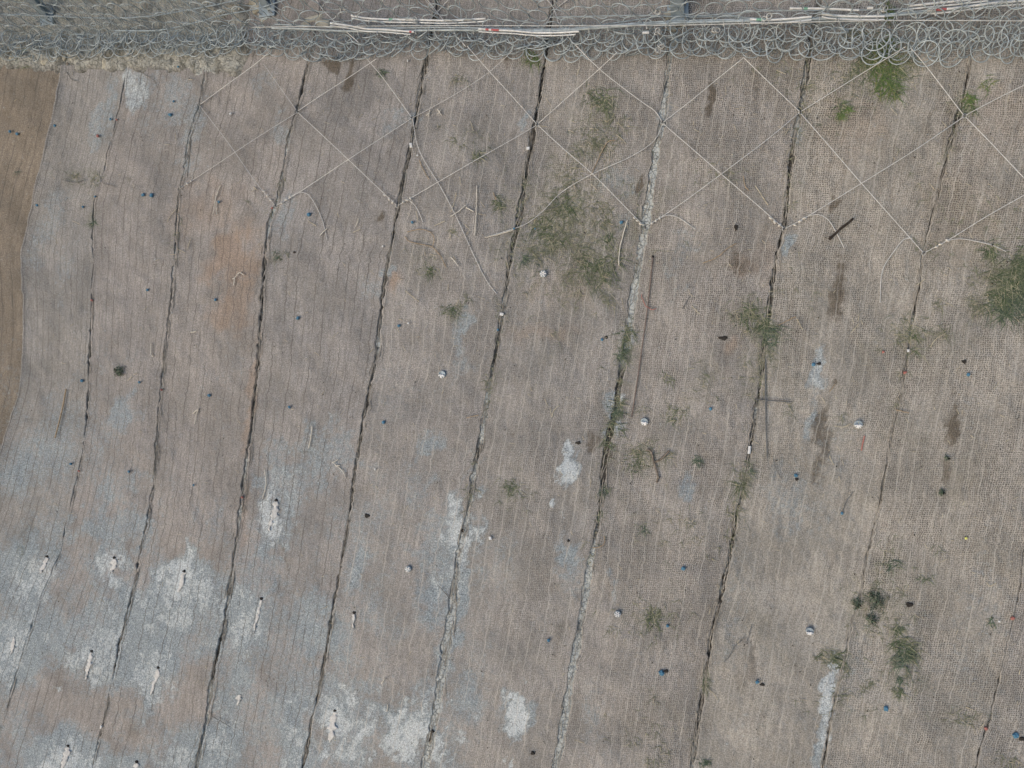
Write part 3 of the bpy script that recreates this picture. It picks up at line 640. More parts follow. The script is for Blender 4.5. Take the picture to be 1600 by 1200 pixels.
# fine wire mesh behind the rings
V = []; Fc = []; b = 0
for i in range(int(smax/.06)):
    s0 = i*.06
    for layer, w0, w1 in ((0, -.55, .12 if s0 > 6.5 else 2.4),):
        ws = np.arange(w0, w1, .075); ss = s0+.030*((np.arange(len(ws)) % 2)*2-1)
        q = sheet(ss, ws, layer)+[0, .02, -.02]
        v, f = tube_geo(q, .0034, 3, b); V.append(v); Fc += f; b += len(v)
fm = mesh_np('fine_wire_mesh', np.vstack(V), np.array(Fc), M['finewire'], None, netE); tag(fm, kind='stuff')
print('rings', len(rings), 'vis', len(vis))

# foot ropes and brake tubes of the barrier
BR = [('pale thin horizontal rope through the net from the second post to the right edge', [(395,42.5,.48),(480,41.5,.48),(700,40,.48),(1000,40,.48),(1200,36,.48),(1400,32,.5),(1660,33,.5)], .007, 'galv_pale'),
 ('thick grey foot rope of the net, rising steeply at the right', [(425,44,.36),(470,45,.36),(560,49,.36),(700,47,.36),(860,48,.36),(1000,39,.36),(1080,35,.36),(1300,29,.36),(1420,22,.36),(1500,13,.36),(1670,-6,.36)], .017, 'galv'),
 ('second grey foot rope just above the thick one', [(430,38,.33),(560,44,.33),(700,43,.33),(860,46,.33),(1000,36,.33),(1080,32,.33),(1300,27,.33),(1420,19,.33),(1670,-10,.33)], .012, 'galv'),
 ('grey rope running left to right behind the right part of the net', [(860,27,.2),(1000,24,.2),(1060,26,.15),(1130,22,.2),(1200,17,.2),(1330,16,.2),(1440,12,.2),(1660,-8,.2)], .010, 'galv'),
 ('dark rope crossing the pale bare ground in the upper left corner', [(-40,20,.3),(150,28,.28),(225,26,.26),(270,20,.24),(340,7,.2),(400,-6,.2)], .013, 'post'),
 ('dark rope under it, rising toward the second post', [(180,48,.3),(250,47,.28),(310,34,.25),(350,23,.22),(400,14,.2),(470,-8,.2)], .012, 'post'),
 ('grey rope spreading right from the concrete footing', [(1072,28,.08),(1130,26,.12),(1200,30,.2),(1260,34,.28),(1340,31,.33)], .012, 'galv'),
 ('grey rope running left from the concrete footing', [(1040,24,.08),(980,33,.15),(900,44,.28),(830,46,.34)], .011, 'galv'),
 ('rope crossing upper left of the fourth mat seam', [(488,-12,.1),(502,12,.05),(520,31,.15),(560,66,.3)], .007, 'rope'),
 ('rope rising right behind the net beside the fourth seam', [(502,12,.05),(516,-4,.1),(530,-20,.1)], .007, 'rope'),
 ('rope crossing down right behind the net on the fifth seam', [(665,-4,.1),(683,19,.05),(700,40,.2),(728,73,.26)], .007, 'rope'),
 ('rope rising right behind the net on the fifth seam', [(664,38,.2),(683,19,.05),(704,-4,.1)], .007, 'rope'),
 ('rope crossing down right behind the net on the sixth seam', [(852,-4,.1),(866,14,.05),(878,46,.2),(920,92,.26)], .007, 'rope'),
 ('rope rising right behind the net on the sixth seam', [(850,42,.2),(868,15,.05),(890,-3,.1)], .007, 'rope'),
 ('thin upright hanger rope left of the fifth seam', [(641,-6,.5),(639,10,.4),(636,40,.36)], .006, 'galv'),
 ('thin upright hanger rope right of the fifth seam', [(717,-6,.5),(719,12,.4),(722,40,.36)], .006, 'galv'),
]
for lab, pts, r, mk in BR:
    o = tubes('barrier_rope', [px(pts, 0, 14)], r, M[mk], 6); tag(o, lab, 'rope', 'ropes carrying the ring net'); 
    if mk == 'galv' and r > .015:
        for x in list(range(560, 1640, 30)):
            yy = float(np.interp(x, [q[0] for q in pts], [q[1] for q in pts])); p0 = S1(x, yy, .38)
            tubes('shackle', [np.array([p0+[0, .02, .02], p0+[.004, -.01, .03], p0+[.0, -.05, .02], p0+[.01, -.075, .02], p0+[.015, -.06, .02]])], .006, M['galv_pale'], 4, o)
TB = [('white brake tube with green tape, left of the fifth mat seam', [(549,24),(570,28),(600,30),(652,31),(700,32),(759,29)], [(608,614,'green')]),
 ('white brake tube ending in a red tip below the long one', [(516,36),(545,40),(572,45),(600,46),(647,50)], [(640,643.5,'red')]),
 ('white and red banded brake tube left of the sixth seam', [(748,45),(775,47),(800,48),(836,51),(870,51),(905,49)], [(759,764,'red'),(768,780,'red')]),
 ('straight white brake tube above the right part of the net', [(1234,13),(1290,13.5),(1342,16)], [(1256,1262,'green')]),
 ('white brake tube just below it, beside the small green plant', [(1284,21),(1300,24),(1340,25.5),(1382,25.5)], []),
 ('white brake tube stretching left from the rope clips', [(1172,30),(1200,31),(1232,29.5),(1268,26)], [(1182,1196,'green')]),
 ('thin white brake tube at the top right', [(1421,9),(1460,5),(1500,1),(1550,-5)], []),
 ('white brake tube with a red band at the upper right', [(1449,16.5),(1480,14),(1520,9),(1560,4),(1620,0)], [(1461,1479,'red')]),
 ('short white tube stub left of the concrete footing', [(1004,51),(1014,51)], []),
 ('short white tube between the clips at upper right', [(1355,12.5),(1364,12.5)], [])]
for lab, pts, bands in TB:
    hh = .40; q = px([(x, y, hh) for x, y in pts], 0, 6)
    e = empty('brake_tube', q[0]); tag(e, lab, 'tube', 'white brake tubes on the barrier ropes')
    tubes('sleeve', [q], .015, M['white'], 8, e)
    if len(pts) > 3: tubes('sleeve', [q[::2]+[0, -.038, -.01]], .010, M['white'], 8, e)
    tubes('end_collar', [q[:2]+[0, 0, .0]], .020, M['white'], 8, e)
    xs_ = [p_[0] for p_ in pts]; ys_ = [p_[1] for p_ in pts]
    for x0, x1, cn in bands:
        qq = px([(x0, float(np.interp(x0, xs_, ys_)), hh), (x1, float(np.interp(x1, xs_, ys_)), hh)], 0, 3)
        tag(tubes('tape_band', [qq], .0175, M[cn], 8, e), 'red taped band' if cn == 'red' else 'green taped band')
# coiled clips
for i, (lab, x, y) in enumerate([('bunched rope clips beside the left end of the white tube under the fourth seam', 652, 30), ('coiled clips between the two upper right white tubes', 1376, 11), ('clip bundle on the rope at the green taped tube', 1193, 32), ('clip knot hanging left of the concrete footing', 1026, 18),
     ('lower clip knot left of the concrete footing', 1028, 50), ('shiny shackles stacked under the left footing clip', 1031, 75), ('clip knot on the rope right of the footing', 1117, 47), ('pale clip ring beside the fourth seam', 537, 16)]):
    c = S1(x, y, .42); e = empty('clip_bundle', c); tag(e, lab, 'clips', 'bundled rope clips')
    for q in range(4):
        cc = c+rng.normal(0, .025, 3); tubes('clip', [ring_pts(cc, .035, 10, rng.uniform(.3, 1.3), rng.uniform(0, 3))], .008, M['galv_pale'], 4, e)

# posts and footings
def box(name, c, sz, mat, parent=None, rotz=0, jit=0., axes=None):
    v = np.array([[sx, sy, sz_] for sx in (-.5, .5) for sy in (-.5, .5) for sz_ in (-.5, .5)])*np.array(sz)
    if jit: v = v*(1+rng.normal(0, jit, v.shape))
    ca, sa = math.cos(rotz), math.sin(rotz); v = v @ np.array([[ca, sa, 0], [-sa, ca, 0], [0, 0, 1]])
    if axes is not None: v = v @ axes
    o = mesh_np(name, v+np.asarray(c), np.array([(0,1,3,2),(4,6,7,5),(0,4,5,1),(2,3,7,6),(0,2,6,4),(1,5,7,3)]), mat, np.asarray(c), parent)
    md = o.modifiers.new('bevel', 'BEVEL'); md.width = min(sz)*.12; md.segments = 2
    return o
TH = math.radians(30); PD = np.array([0, math.sin(TH), math.cos(TH)])
PA = np.array([[1, 0, 0], [0, math.cos(TH), -math.sin(TH)], PD])
def post(lab, x, y, width=.17):
    b0 = S1(x, y, .06); e = empty('barrier_post', b0); tag(e, lab, 'post', 'steel posts of the rockfall barrier')
    for dy in (-width/2, width/2): box('flange', b0+[0, dy+.02, 0]+PD*1.5, (width, .018, 3.0), M['post'], e, axes=PA)
    box('web', b0+[0, .02, 0]+PD*1.5, (.016, width-.03, 3.0), M['post'], e, axes=PA)
    box('base_plate', b0+[0, -.01, .015], (.30, .30, .03), M['post'], e)
    for sx in (-.11, .11):
        for sy in (-.12, .10): tubes('anchor_bolt', [np.array([b0+[sx, sy, .0], b0+[sx, sy, .07], b0+[sx, sy, .12]])], .013, M['galv_pale'], 6, e)
    return e
post('blue grey steel post above the pale concrete footing', 1059, 22, .19)
post('grey steel post at the top, left of the fourth seam', 418, 12, .13)
post('dark steel post leaning out at the upper left corner', 74, 27, .15)
def footing(lab, parts):
    c0 = S1(parts[0][0], parts[0][1], 0); e = empty('concrete_footing', c0); tag(e, lab, 'footing', 'concrete footings under the barrier')
    for (x, y, w, hgt, th, rz) in parts:
        mp = mpp(x, y); box('concrete_block', S1(x, y, .0), (w*mp, hgt*mp, th), M['concrete'], e, rz, .07)
footing('stack of broken pale concrete blocks under the blue grey post', [(1054,36,30,12,.16,.03),(1046,28,12,12,.2,.3),(1049,46,14,9,.14,-.1),(1062,29,16,8,.2,.1),(1060,41,16,5,.18,-.05),(1044,70,16,8,.05,.1)])
footing('pale crumbling concrete footing left of the second post', [(404,13,18,14,.1,.3),(398,4,16,10,.1,-.2),(412,26,14,16,.06,.4)])
footing('pale crushed footing on the fourth seam behind the net', [(492,30,28,8,.08,.1),(505,37,24,10,.07,-.2),(478,40,14,12,.06,.3)])

# ------------------------------------------------------------------ ROCKS in the bare strip, upper left
rocklist = [(x_, y_, s_) for x_, y_, s_ in [(52,88,9),(70,96,12),(20,92,10),(125,92,8),(150,88,10),(165,98,12),(142,102,7),(182,92,7),(12,80,7),(100,90,7),(205,100,8),(230,96,7),(30,75,8)]]
for i, (x, y, s_) in enumerate(rocklist):
    mp = mpp(x, y); me = blob_mesh('rock', M['concrete'], 40+i, sc=(s_*mp*.8, s_*mp*.7, s_*mp*.35))
    o = put('rock', me, S1(x, y, .02), rng.uniform(0, 6)); tag(o, 'pale rock, %s from left in the bare strip under the net' % ORD[sorted(range(len(rocklist)), key=lambda q: rocklist[q][0]).index(i)], 'rock', 'rocks in the bare strip above the left mats')

# ------------------------------------------------------------------ GROUT STREAKS below drain holes
STREAK = [('tall white grout streak split at its foot, below a drain hole on the fifth mat', [(431,784),(430,800),(424,815),(421,829)], 6.5, 1),
 ('white grout tongue in the cracked dusty patch on the fourth mat', [(287,895),(284,908),(279,925)], 6, 1),
 ('small pinkish white grout tongue on the third mat above the left one', [(178,874),(178,884),(174,894)], 7, 1),
 ('narrow grout tongue below a drain hole near the lower left', [(143,1020),(139,1038),(133,1062)], 5, 1),
 ('broad grout tongue right of the narrow one at lower left', [(247,1046),(243,1062),(235,1086)], 6.5, 1),
 ('grout tongue in the bottom left corner below a dark drain hole', [(106,1168),(104,1180),(97,1200)], 8, 1),
 ('widest white grout patch, on the fifth mat near the bottom', [(523,1113),(520,1130),(518,1150),(516,1160)], 9, 1),
 ('slender white grout drip between the fourth and fifth seams', [(408,938),(405,953),(400,972),(396,990)], 3.2, 1),
 ('small pale grout lump right of the fourth seam near the bottom', [(374,1086),(373,1095),(371,1102)], 5, 0),
 ('short grout dab below a tiny hole right of the fifth seam', [(553,960),(552,970),(552,982)], 3.5, 1),
 ('white grout smear at the left edge of the picture', [(8,700),(5,708),(1,718)], 6, 0),
 ('grout lump in the mossy patch at the left edge', [(22,997),(20,1010),(18,1022)], 5, 0),
 ('white grout drip beside the second seam at lower left', [(73,872),(68,885),(62,896)], 5, 1),
 ('grout collar around a hole at the bottom edge', [(213,1193),(212,1200)], 8, 1)]
def streak_mesh(pts, w, parent=None, name='grout_streak'):
    sp = spline(pts, 2); n = len(sp); C_ = 9; V = []
    for i, q in enumerate(sp):
        t = i/(n-1); ww = w*(.6+.55*math.sin(math.pi*min(1, t*.9+.12)))*(1-.55*t**3)*(1+.6*float(vn(q[1]/2.6, q[0], 41))+.35*float(vn(q[1]/1.1, q[0], 44)))
        if i == n-1: ww *= .4
        for c_ in range(C_):
            u = c_/(C_-1)*2-1
            V.append((q[0]+u*ww*.5+1.6*float(vn(q[1]/3.1, 7, 45))+1.1*float(vn(q[1]/2.5, u*3, 42)), q[1]+.4*u*u*2, .026+.010*(1-u*u)+.004*float(vn(q[1]/2, u*4, 43))-(.03 if abs(u) == 1 else 0)))
    V = np.array(V); p = S(V[:, 0], V[:, 1], V[:, 2]); idx = np.arange(n*C_).reshape(n, C_)
    quads = np.stack([idx[1:, :-1], idx[1:, 1:], idx[:-1, 1:], idx[:-1, :-1]], -1).reshape(-1, 4)
    return smooth(mesh_np(name, p, quads, M['grout'], None, parent))
def hole_mesh(name, x, y, rx, ry, parent=None, lip=.02):
    # raised, slightly domed patch; its dark colour paints the shade inside the hole
    mp = mpp(x, y); c = S1(x, y, .030); n = 14; V = []; Fc = []
    prof = [(1.1, -.03), (1.0, .0), (.8, .008), (.5, .008), (.01, .006)]
    for j, (rr, hh) in enumerate(prof):
        for i in range(n):
            a = i*2*math.pi/n; k_ = 1+.18*math.sin(3*a+x)+.12*math.cos(5*a+y)
            V.append(c+[rx*mp*rr*k_*math.cos(a), ry*mp*rr*k_*math.sin(a), hh])
    for j in range(len(prof)-1):
        for i in range(n): Fc.append((j*n+i, (j+1)*n+i, (j+1)*n+(i+1) % n, j*n+(i+1) % n))
    return mesh_np(name, np.array(V), np.array(Fc)[:, ::-1], M['hole'], c, parent)
for lab, pts, w, hl in STREAK:
    o = streak_mesh(pts, w*1.35); tag(o, lab, 'grout streak', 'grout streaks on the mats')
    if hl: hole_mesh('drain_hole', pts[0][0], pts[0][1]-2.5, 2.6, 1.8, o)
HOLES = [('dark hole in the pale dusty patch on the sixth seam', 722, 829, 2.6, 2.2), ('dark ragged hole above the tall white dust streak on the seventh mat', 903, 692, 4, 2.4), ('small dark hole above the lower dust patch on the seventh mat', 888, 845, 2, 2),
 ('dark slot with a trailing crack on the sixth seam near the bottom', 675, 1143, 3.2, 2.4), ('dark ragged hole near the bottom of the seventh mat', 832, 1177, 3, 3), ('wide black tear beside the eighth seam at mid height', 1130, 528, 7, 3), ('dark slanting tear above the middle of the eighth mat', 1150, 355, 2.6, 4.5),
 ('dark curled hole right of the lower right shrubs', 1421, 945, 5, 3.6), ('black hole above the blue dust streak on the ninth mat', 1280, 568, 3, 2.2), ('small dark hole beside the blue peg on the ninth mat', 1245, 749, 2.6, 2), ('dark hole in the pale splash left of the green seam tuft', 947, 527, 2.6, 2.4),
 ('tiny dark hole at the upper end of the rusty rod', 1020, 401, 1.8, 2.2), ('small brown hole in the upper part of the fifth mat', 460, 394, 2.6, 1.5), ('small dark hollow in the lower part of the fifth mat', 573, 806, 4, 3), ('dark dent in the upper right of the tenth mat', 1507, 565, 2.4, 3),
 ('small hole beside the brightest blue peg at mid bottom', 1041, 1049, 3.2, 2.2), ('small hole beside the right blue peg near the bottom', 1191, 1070, 3.2, 2), ('dark hole at the lower right corner next to the blue peg', 1598, 1155, 5, 3)]
for lab, x, y, rx, ry in HOLES: tag(hole_mesh('drain_hole', x, y, rx, ry), lab, 'hole', 'dark holes through the mats')
q = px([(674,1145),(673,1150),(671,1158)], .03, 3); tag(tubes('crack_line', [q], .012, M['bark'], 5), 'short dark crack below the slot on the sixth seam', 'stick')  # dark tube standing in for the shade of the trailing crack

# ------------------------------------------------------------------ NAIL HEADS (rosettes)
NAILS = [('round metal nail head in the lower edge of the big grass patch', 849, 428, 6, 0), ('fanned nail head in the middle of the sixth mat', 691, 585, 6.5, 1), ('bright fanned nail head beside the rusty rod end', 1007, 659, 6.5, 1), ('white splayed nail head with a twig at its left', 1341, 663, 7, 1),
 ('round white nail head near the bottom of the sixth mat', 638, 889, 5.5, 0), ('round white nail head low on the eighth mat', 965, 959, 5.5, 0), ('dull white nail head low on the ninth mat', 1265, 986, 6.5, 1)]
for lab, x, y, r, fan in NAILS:
    mp = mpp(x, y); R_ = r*mp*.88; c = S1(x, y, .04); e = empty('nail_head', c); tag(e, lab, 'nail head', 'white nail heads pinning the mats')
    V = []; n = 16
    for j, (rr, hh) in enumerate([(1.0, -.02), (1.0, .0), (.75, .008), (.3, .004), (.01, .0)]):
        for i in range(n): a = i*2*math.pi/n; V.append(c+[R_*rr*math.cos(a), R_*rr*math.sin(a), hh])
    Fc = [((j)*n+i, j*n+(i+1) % n, (j+1)*n+(i+1) % n, (j+1)*n+i) for j in range(4) for i in range(n)]
    mesh_np('bearing_plate', np.array(V), np.array(Fc), M['post'], c, e)
    tubes('plate_rim', [ring_pts(c+[0, 0, .015], R_*.88, 16, 0)], .009, M['galv'], 5, e)
    npt = 5 if fan else 6
    for i in range(npt):
        a = (math.radians(-155+i*130/(npt-1)+rng.normal(0, 6)) if fan else i*2*math.pi/npt+rng.normal(0, .1))
        dv = np.array([math.cos(a), math.sin(a), 0]); q = np.array([c+dv*R_*.2+[0, 0, .03], c+dv*R_*.5+[0, 0, .04], c+dv*R_*.95+[0, 0, .02]])
        tubes('lug', [q], R_*.19, M['lug'], 6, e, taper=[.6, 1, .8])

# ------------------------------------------------------------------ PEGS, TAGS (small plastic markers)
def flake(seed, mat, rad=1.0):
    r_ = random.Random(seed); n = 9; V = [(0, 0, .012)]; 
    for ring, rr, hh in ((0, .55, .014), (1, 1.0, .0), (2, 1.0, -.02)):
        for i in range(n):
            a = i*2*math.pi/n; k_ = 1+r_.uniform(-.28, .28) if ring == 1 else 1
            if ring == 2: V.append((V[1+n+i][0], V[1+n+i][1], -.02))
            else: V.append((.028*rr*k_*math.cos(a), .028*rr*k_*math.sin(a), hh+r_.uniform(-.004, .006)))
    Fc = [(0, 1+i, 1+(i+1) % n) for i in range(n)]
    for ring in (0, 1):
        for i in range(n): Fc.append((1+ring*n+i, 1+(ring+1)*n+i, 1+(ring+1)*n+(i+1) % n, 1+ring*n+(i+1) % n))
    me = bpy.data.meshes.new('peg'); me.from_pydata(V, [], Fc); me.materials.append(mat); return me
BLUE = [(15,205,1),(26,209,1.1),(85,196,.9),(172,186,.8),(271,158,.8),(265,179,1.2),(236,305,1.3),(223,304,1.1),(57,321,.9),(129,323,.8),(148,307,.7),(482,335,1.3),(342,315,.9),(336,468,.9),(644,347,1.0),(465,497,1.1),(230,453,.9),(623,509,1.1),(778,515,.9),
 (217,597,.9),(127,595,1),(326,618,1),(452,636,.9),(599,660,1.1),(302,758,.7),(201,737,.9),(110,725,.9),(971,347,1.2),(803,357,.8),(940,531,1),(1110,639,1.1),(1067,888,1.5),(857,1001,1.1),(1033,1052,1.7),(1183,1066,1.2),(1043,978,1),(1272,570,1.2),(1244,743,1.2),
 (1513,585,1.1),(1385,1108,1.4),(1588,1150,1.6),(1316,802,.9),(836,357,.6),(278,104,.7)]
RED = [(210,101,.8),(182,187,.7),(152,212,1.1),(252,609,.8),(123,736,.8),(378,777,.9),(143,469,.9),(1583,966,1.2),(1541,1139,1.1),(1414,582,1.1),(425,325,.7),(1380,550,.9)]
def place_flakes(L_, mat, name, colour, cat, group, k0):
    mes = [flake(k0+i, mat) for i in range(5)]
    by = {}
    for it in L_: by.setdefault(which_mat(it[0], it[1]), []).append(it)
    for mk, items in by.items():
        items.sort(key=lambda q: q[1])
        for r, (x, y, s_) in enumerate(items):
            o = put(name, mes[(r+mk) % 5], S1(x, y, .055), rng.uniform(0, 6), s_*(.75+.15*(x < 600)), rot=Matrix.Rotation(rng.uniform(0, 6), 3, 'Z') @ Matrix.Rotation(rng.normal(0, .25), 3, 'X'))
            if len(items) == 1: lab = '%s on the %s mat from left, the only one there' % (colour, ORD[mk])
            else: lab = '%s on the %s mat from left, %s such from the top' % (colour, ORD[mk], ORD[r])
            tag(o, lab, cat, group)
place_flakes(BLUE, M['blue'], 'blue_peg', 'small blue plastic peg', 'peg', 'blue plastic pegs pinned through the mats', 100)
place_flakes(RED, M['redtag'], 'red_marker', 'small faded red marker', 'marker', 'faded red markers on the mats', 200)
WT = [('white tag lying in the fifth seam just below its rope node', 642, 227, 5, 8, .1), ('white square tag in the sixth seam near the top', 825, 232, 6, 5, 0), ('white square tag in the sixth seam at mid height', 784, 491, 7, 5, -.2), ('bright white metal sleeve in the eighth seam', 1171, 703, 5.5, 12, 0),
 ('small white square tag on the sixth mat below the cement splash', 766, 841, 5, 6, .1), ('tiny white tag in the third seam near the bottom', 158, 1136, 3.5, 6, -.3), ('pale tag in the ninth seam at mid height', 1419, 548, 4, 5, 0),
 ('small white chip near the top of the fourth mat', 360, 178, 4.5, 4, .5), ('white chip under the net on the fifth mat', 637, 95, 2.4, 4, 0), ('white pebble beside the fifth seam', 598, 385, 3, 3, .4), ('white pebble on the sixth mat below the blue peg', 638, 505, 3.4, 3, .2),
 ('white sliver on the sixth mat beside the dust wedge', 586, 733, 2.5, 4, -.4), ('white dot on the tenth mat low at the right', 1561, 971, 3, 3, 0), ('white chip in the upper right seam gap', 652, 243, 3, 3, 0)]
for i, (lab, x, y, w, hgt, rz) in enumerate(WT):
    mp = mpp(x, y); c = S1(x, y, .055)
    if i == 3:
        o = tubes('metal_sleeve', [np.array([c+[-.006, -hgt*mp/2, 0], c, c+[.006, hgt*mp/2, 0]])], w*mp*.45, M['white'], 10)
    else: o = box('white_tag', c, (w*mp*.85, hgt*mp*.85, .02), M['white'], None, rz, .1)
    tag(o, lab, 'tag', 'white tags and chips')
me = flake(300, M['yellow']); o = put('yellow_marker', me, S1(1510, 841, .05), 0, .6); tag(o, 'tiny yellow marker on the tenth mat at the right', 'marker')

# ------------------------------------------------------------------ STALKS, STICKS, RODS
ST = [('w',[(344,290),(337,310),(333,334)],[(338,314),(338,335)]),('s',[(276,325),(268,335),(261,347)]),('s',[(298,373),(293,390)]),('w',[(365,446),(367,435),(374,426),(381,430)],[(363,436),(367,434)]),
 ('w',[(236,537),(236,555),(240,556)]),('w',[(297,518),(301,519),(306,517)]),('w',[(310,639),(306,650),(305,662)],[(310,640),(301,646)]),('w',[(488,666),(485,688),(482,700)]),('w',[(413,733),(416,755),(410,779)]),
 ('w',[(519,722),(527,729),(536,737),(540,747)],[(520,722),(528,718)],[(524,728),(531,727)]),('s',[(481,345),(494,353)]),('w',[(511,357),(500,368)]),('w',[(560,341),(556,354)]),('s',[(552,363),(563,358)]),
 ('w',[(745,291),(744,330),(742,368)]),('s',[(718,276),(720,288)]),('w',[(704,338),(716,331),(727,321)],[(728,324),(740,330)]),('w',[(757,371),(780,366),(802,359)]),
 ('t',[(633,370),(640,377),(660,382),(675,386),(688,400),(697,418)]),('t',[(637,362),(655,358),(672,362),(678,372),(676,385)]),('w',[(704,401),(712,410),(716,416)]),('s',[(632,453),(645,464),(655,471)]),
 ('s',[(717,468),(713,477)]),('s',[(678,353),(695,345)]),('w',[(980,344),(974,365),(968,392),(967,415)]),('g',[(853,328),(868,323),(880,317)]),('t',[(1098,411),(1120,402),(1137,388),(1150,380)]),
 ('g',[(1066,483),(1072,472),(1079,463)]),('s',[(1081,478),(1087,484),(1093,491)]),('t',[(924,272),(935,248),(945,228),(952,220),(962,219)]),('s',[(962,210),(972,217),(978,224)]),('t',[(1217,508),(1232,500),(1243,495)]),('s',[(1245,498),(1250,507),(1254,515)]),
 ('s',[(1454,542),(1462,530),(1478,520)]),('s',[(1432,446),(1445,436)]),('s',[(1304,666),(1318,667),(1330,661)]),('s',[(1541,910),(1547,916),(1556,911)]),('w',[(601,1060),(596,1068)]),('w',[(606,1101),(605,1112)]),
 ('g',[(684,914),(694,925),(703,936)]),('t',[(944,838),(945,848),(936,855),(925,856)]),('s',[(860,637),(862,652),(866,640),(874,634)]),('w',[(669,183),(672,172)],[(670,177),(666,181)]),('w',[(684,171),(690,180)],[(684,179),(689,172)]),
 ('t',[(729,653),(748,648)]),('s',[(1108,1078),(1115,1084),(1121,1094)]),('g',[(1208,716),(1211,730),(1221,748)]),('t',[(1162,275),(1164,290),(1170,298)]),('s',[(1296,712),(1303,727)]),('s',[(1180,290),(1200,320)]),('s',[(1163,520),(1172,516)]),('t',[(1400,640),(1420,645)]),
 ('s',[(395,292),(402,297)],[(398,296),(393,300)]),('g',[(331,1119),(345,1127),(360,1136)]),('g',[(1160,1000),(1148,1010),(1140,1025),(1131,1035)]),('g',[(1174,978),(1171,990),(1167,1003)]),('t',[(1305,600),(1296,612)]),('s',[(1330,520),(1342,505)]),
 ('t',[(770,300),(776,312)]),('s',[(650,330),(653,346)]),('s',[(713,300),(710,315),(705,330)]),('s',[(735,190),(740,205)]),('t',[(655,250),(660,262),(670,280)]),('s',[(1530,1140),(1538,1130)]),('s',[(320,1040),(323,1046)]),('s',[(200,595),(206,588)]),('s',[(209,586),(214,583)]),
 ('g',[(215,110),(240,125),(246,138)]),('g',[(104,112),(112,124),(119,126)]),('g',[(95,280),(115,285),(130,282)]),('g',[(155,268),(160,285),(178,291)])]
MK = {'w': ('strawwhite', 'bleached white'), 's': ('straw', 'thin straw coloured'), 't': ('tan', 'tan'), 'g': ('greyrod', 'thin grey')}
by = {}
for it in ST: by.setdefault((which_mat(*it[1][0]), it[0]), []).append(it)
for (mk, kd), items in by.items():
    items.sort(key=lambda q: q[1][0][1])
    for r, it in enumerate(items):
        q = [px(l_, .05, 4, .25) for l_ in it[1:]]
        o = tubes('dry_stalk', q, {'w': .0088, 's': .005, 't': .0065, 'g': .005}[kd], M[MK[kd][0]], 5)
        lab = '%s dry stalk on the %s mat from left%s' % (MK[kd][1], ORD[mk], ', the only one there' if len(items) == 1 else ', %s from top' % ORD[r])
        tag(o, lab, 'stalk', 'dry stalks lying on the mats')
o = tubes('long_stalk', [px([(103,608),(97,640),(86,684)], .06, 8)], .013, M['tan'], 6); tag(o, 'long straight tan stick lying at the left on the second mat', 'stick')
q = px([(1295,374),(1304,366),(1314,357),(1326,347),(1333,341)], .07, 5, .3)
o = tubes('charred_stick', [q], .016, M['bark'], 7, taper=np.linspace(1.2, .9, len(q))*(1+.15*rng.normal(0, 1, len(q)))); tag(o, 'thick black charred stick lying beside the rope tail on the ninth mat', 'stick')
q = px([(1010,703),(1018,706),(1022,722),(1026,736),(1030,748)], .06, 5, .4)
M['branch'] = simple('branch_bark', (.19, .165, .14), .9, 0, .45, 30, .1)
o = tubes('fallen_branch', [q, px([(1022,722),(1034,716),(1046,704)], .05, 5, .3), px([(1029,744),(1026,754)], .05, 4)], .014, M['branch'], 6); tag(o, 'gnarled brown branch lying in grass at the middle of the eighth mat', 'branch')
o = tubes('rusty_rod', [px([(1020,402),(1013,470),(1003,545),(995,600),(987,652)], .05, 20)], .0085, M['rust'], 6); tag(o, 'long rusty rod lying down the slope beside the pale seventh seam', 'rod')
o = tubes('thin_dark_rod', [px([(1196,560),(1196,620),(1197,670),(1199,716)], .05, 20)], .009, M['greyrod'], 6); tag(o, 'thin dark rod lying upright right of the eighth seam', 'rod')
o = tubes('short_cross_rod', [px([(1181,624),(1205,626),(1237,628)], .06, 10)], .008, M['greyrod'], 6); tag(o, 'short dark rod lying across the slope over the eighth seam', 'rod')
o = tubes('red_tipped_stake', [px([(1351,681),(1348,693),(1346,704)], .05, 4)], .009, M['redtag'], 5); tag(o, 'small red stake below the white splayed nail head', 'stake')
o = tubes('red_twine', [px([(1002,460),(1004,468),(1008,476),(1018,483),(1026,482)], .055, 4, .7)], .0055, M['redtag'], 5); tag(o, 'faded red twine crossing the upper part of the rusty rod', 'twine')
o = tubes('grey_twine', [px([(1317,801),(1320,790),(1326,778),(1333,768)], .05, 4, .4)], .005, M['greyrod'], 5); tag(o, 'thin grey twine trailing up from the blue peg on the ninth mat', 'twine')
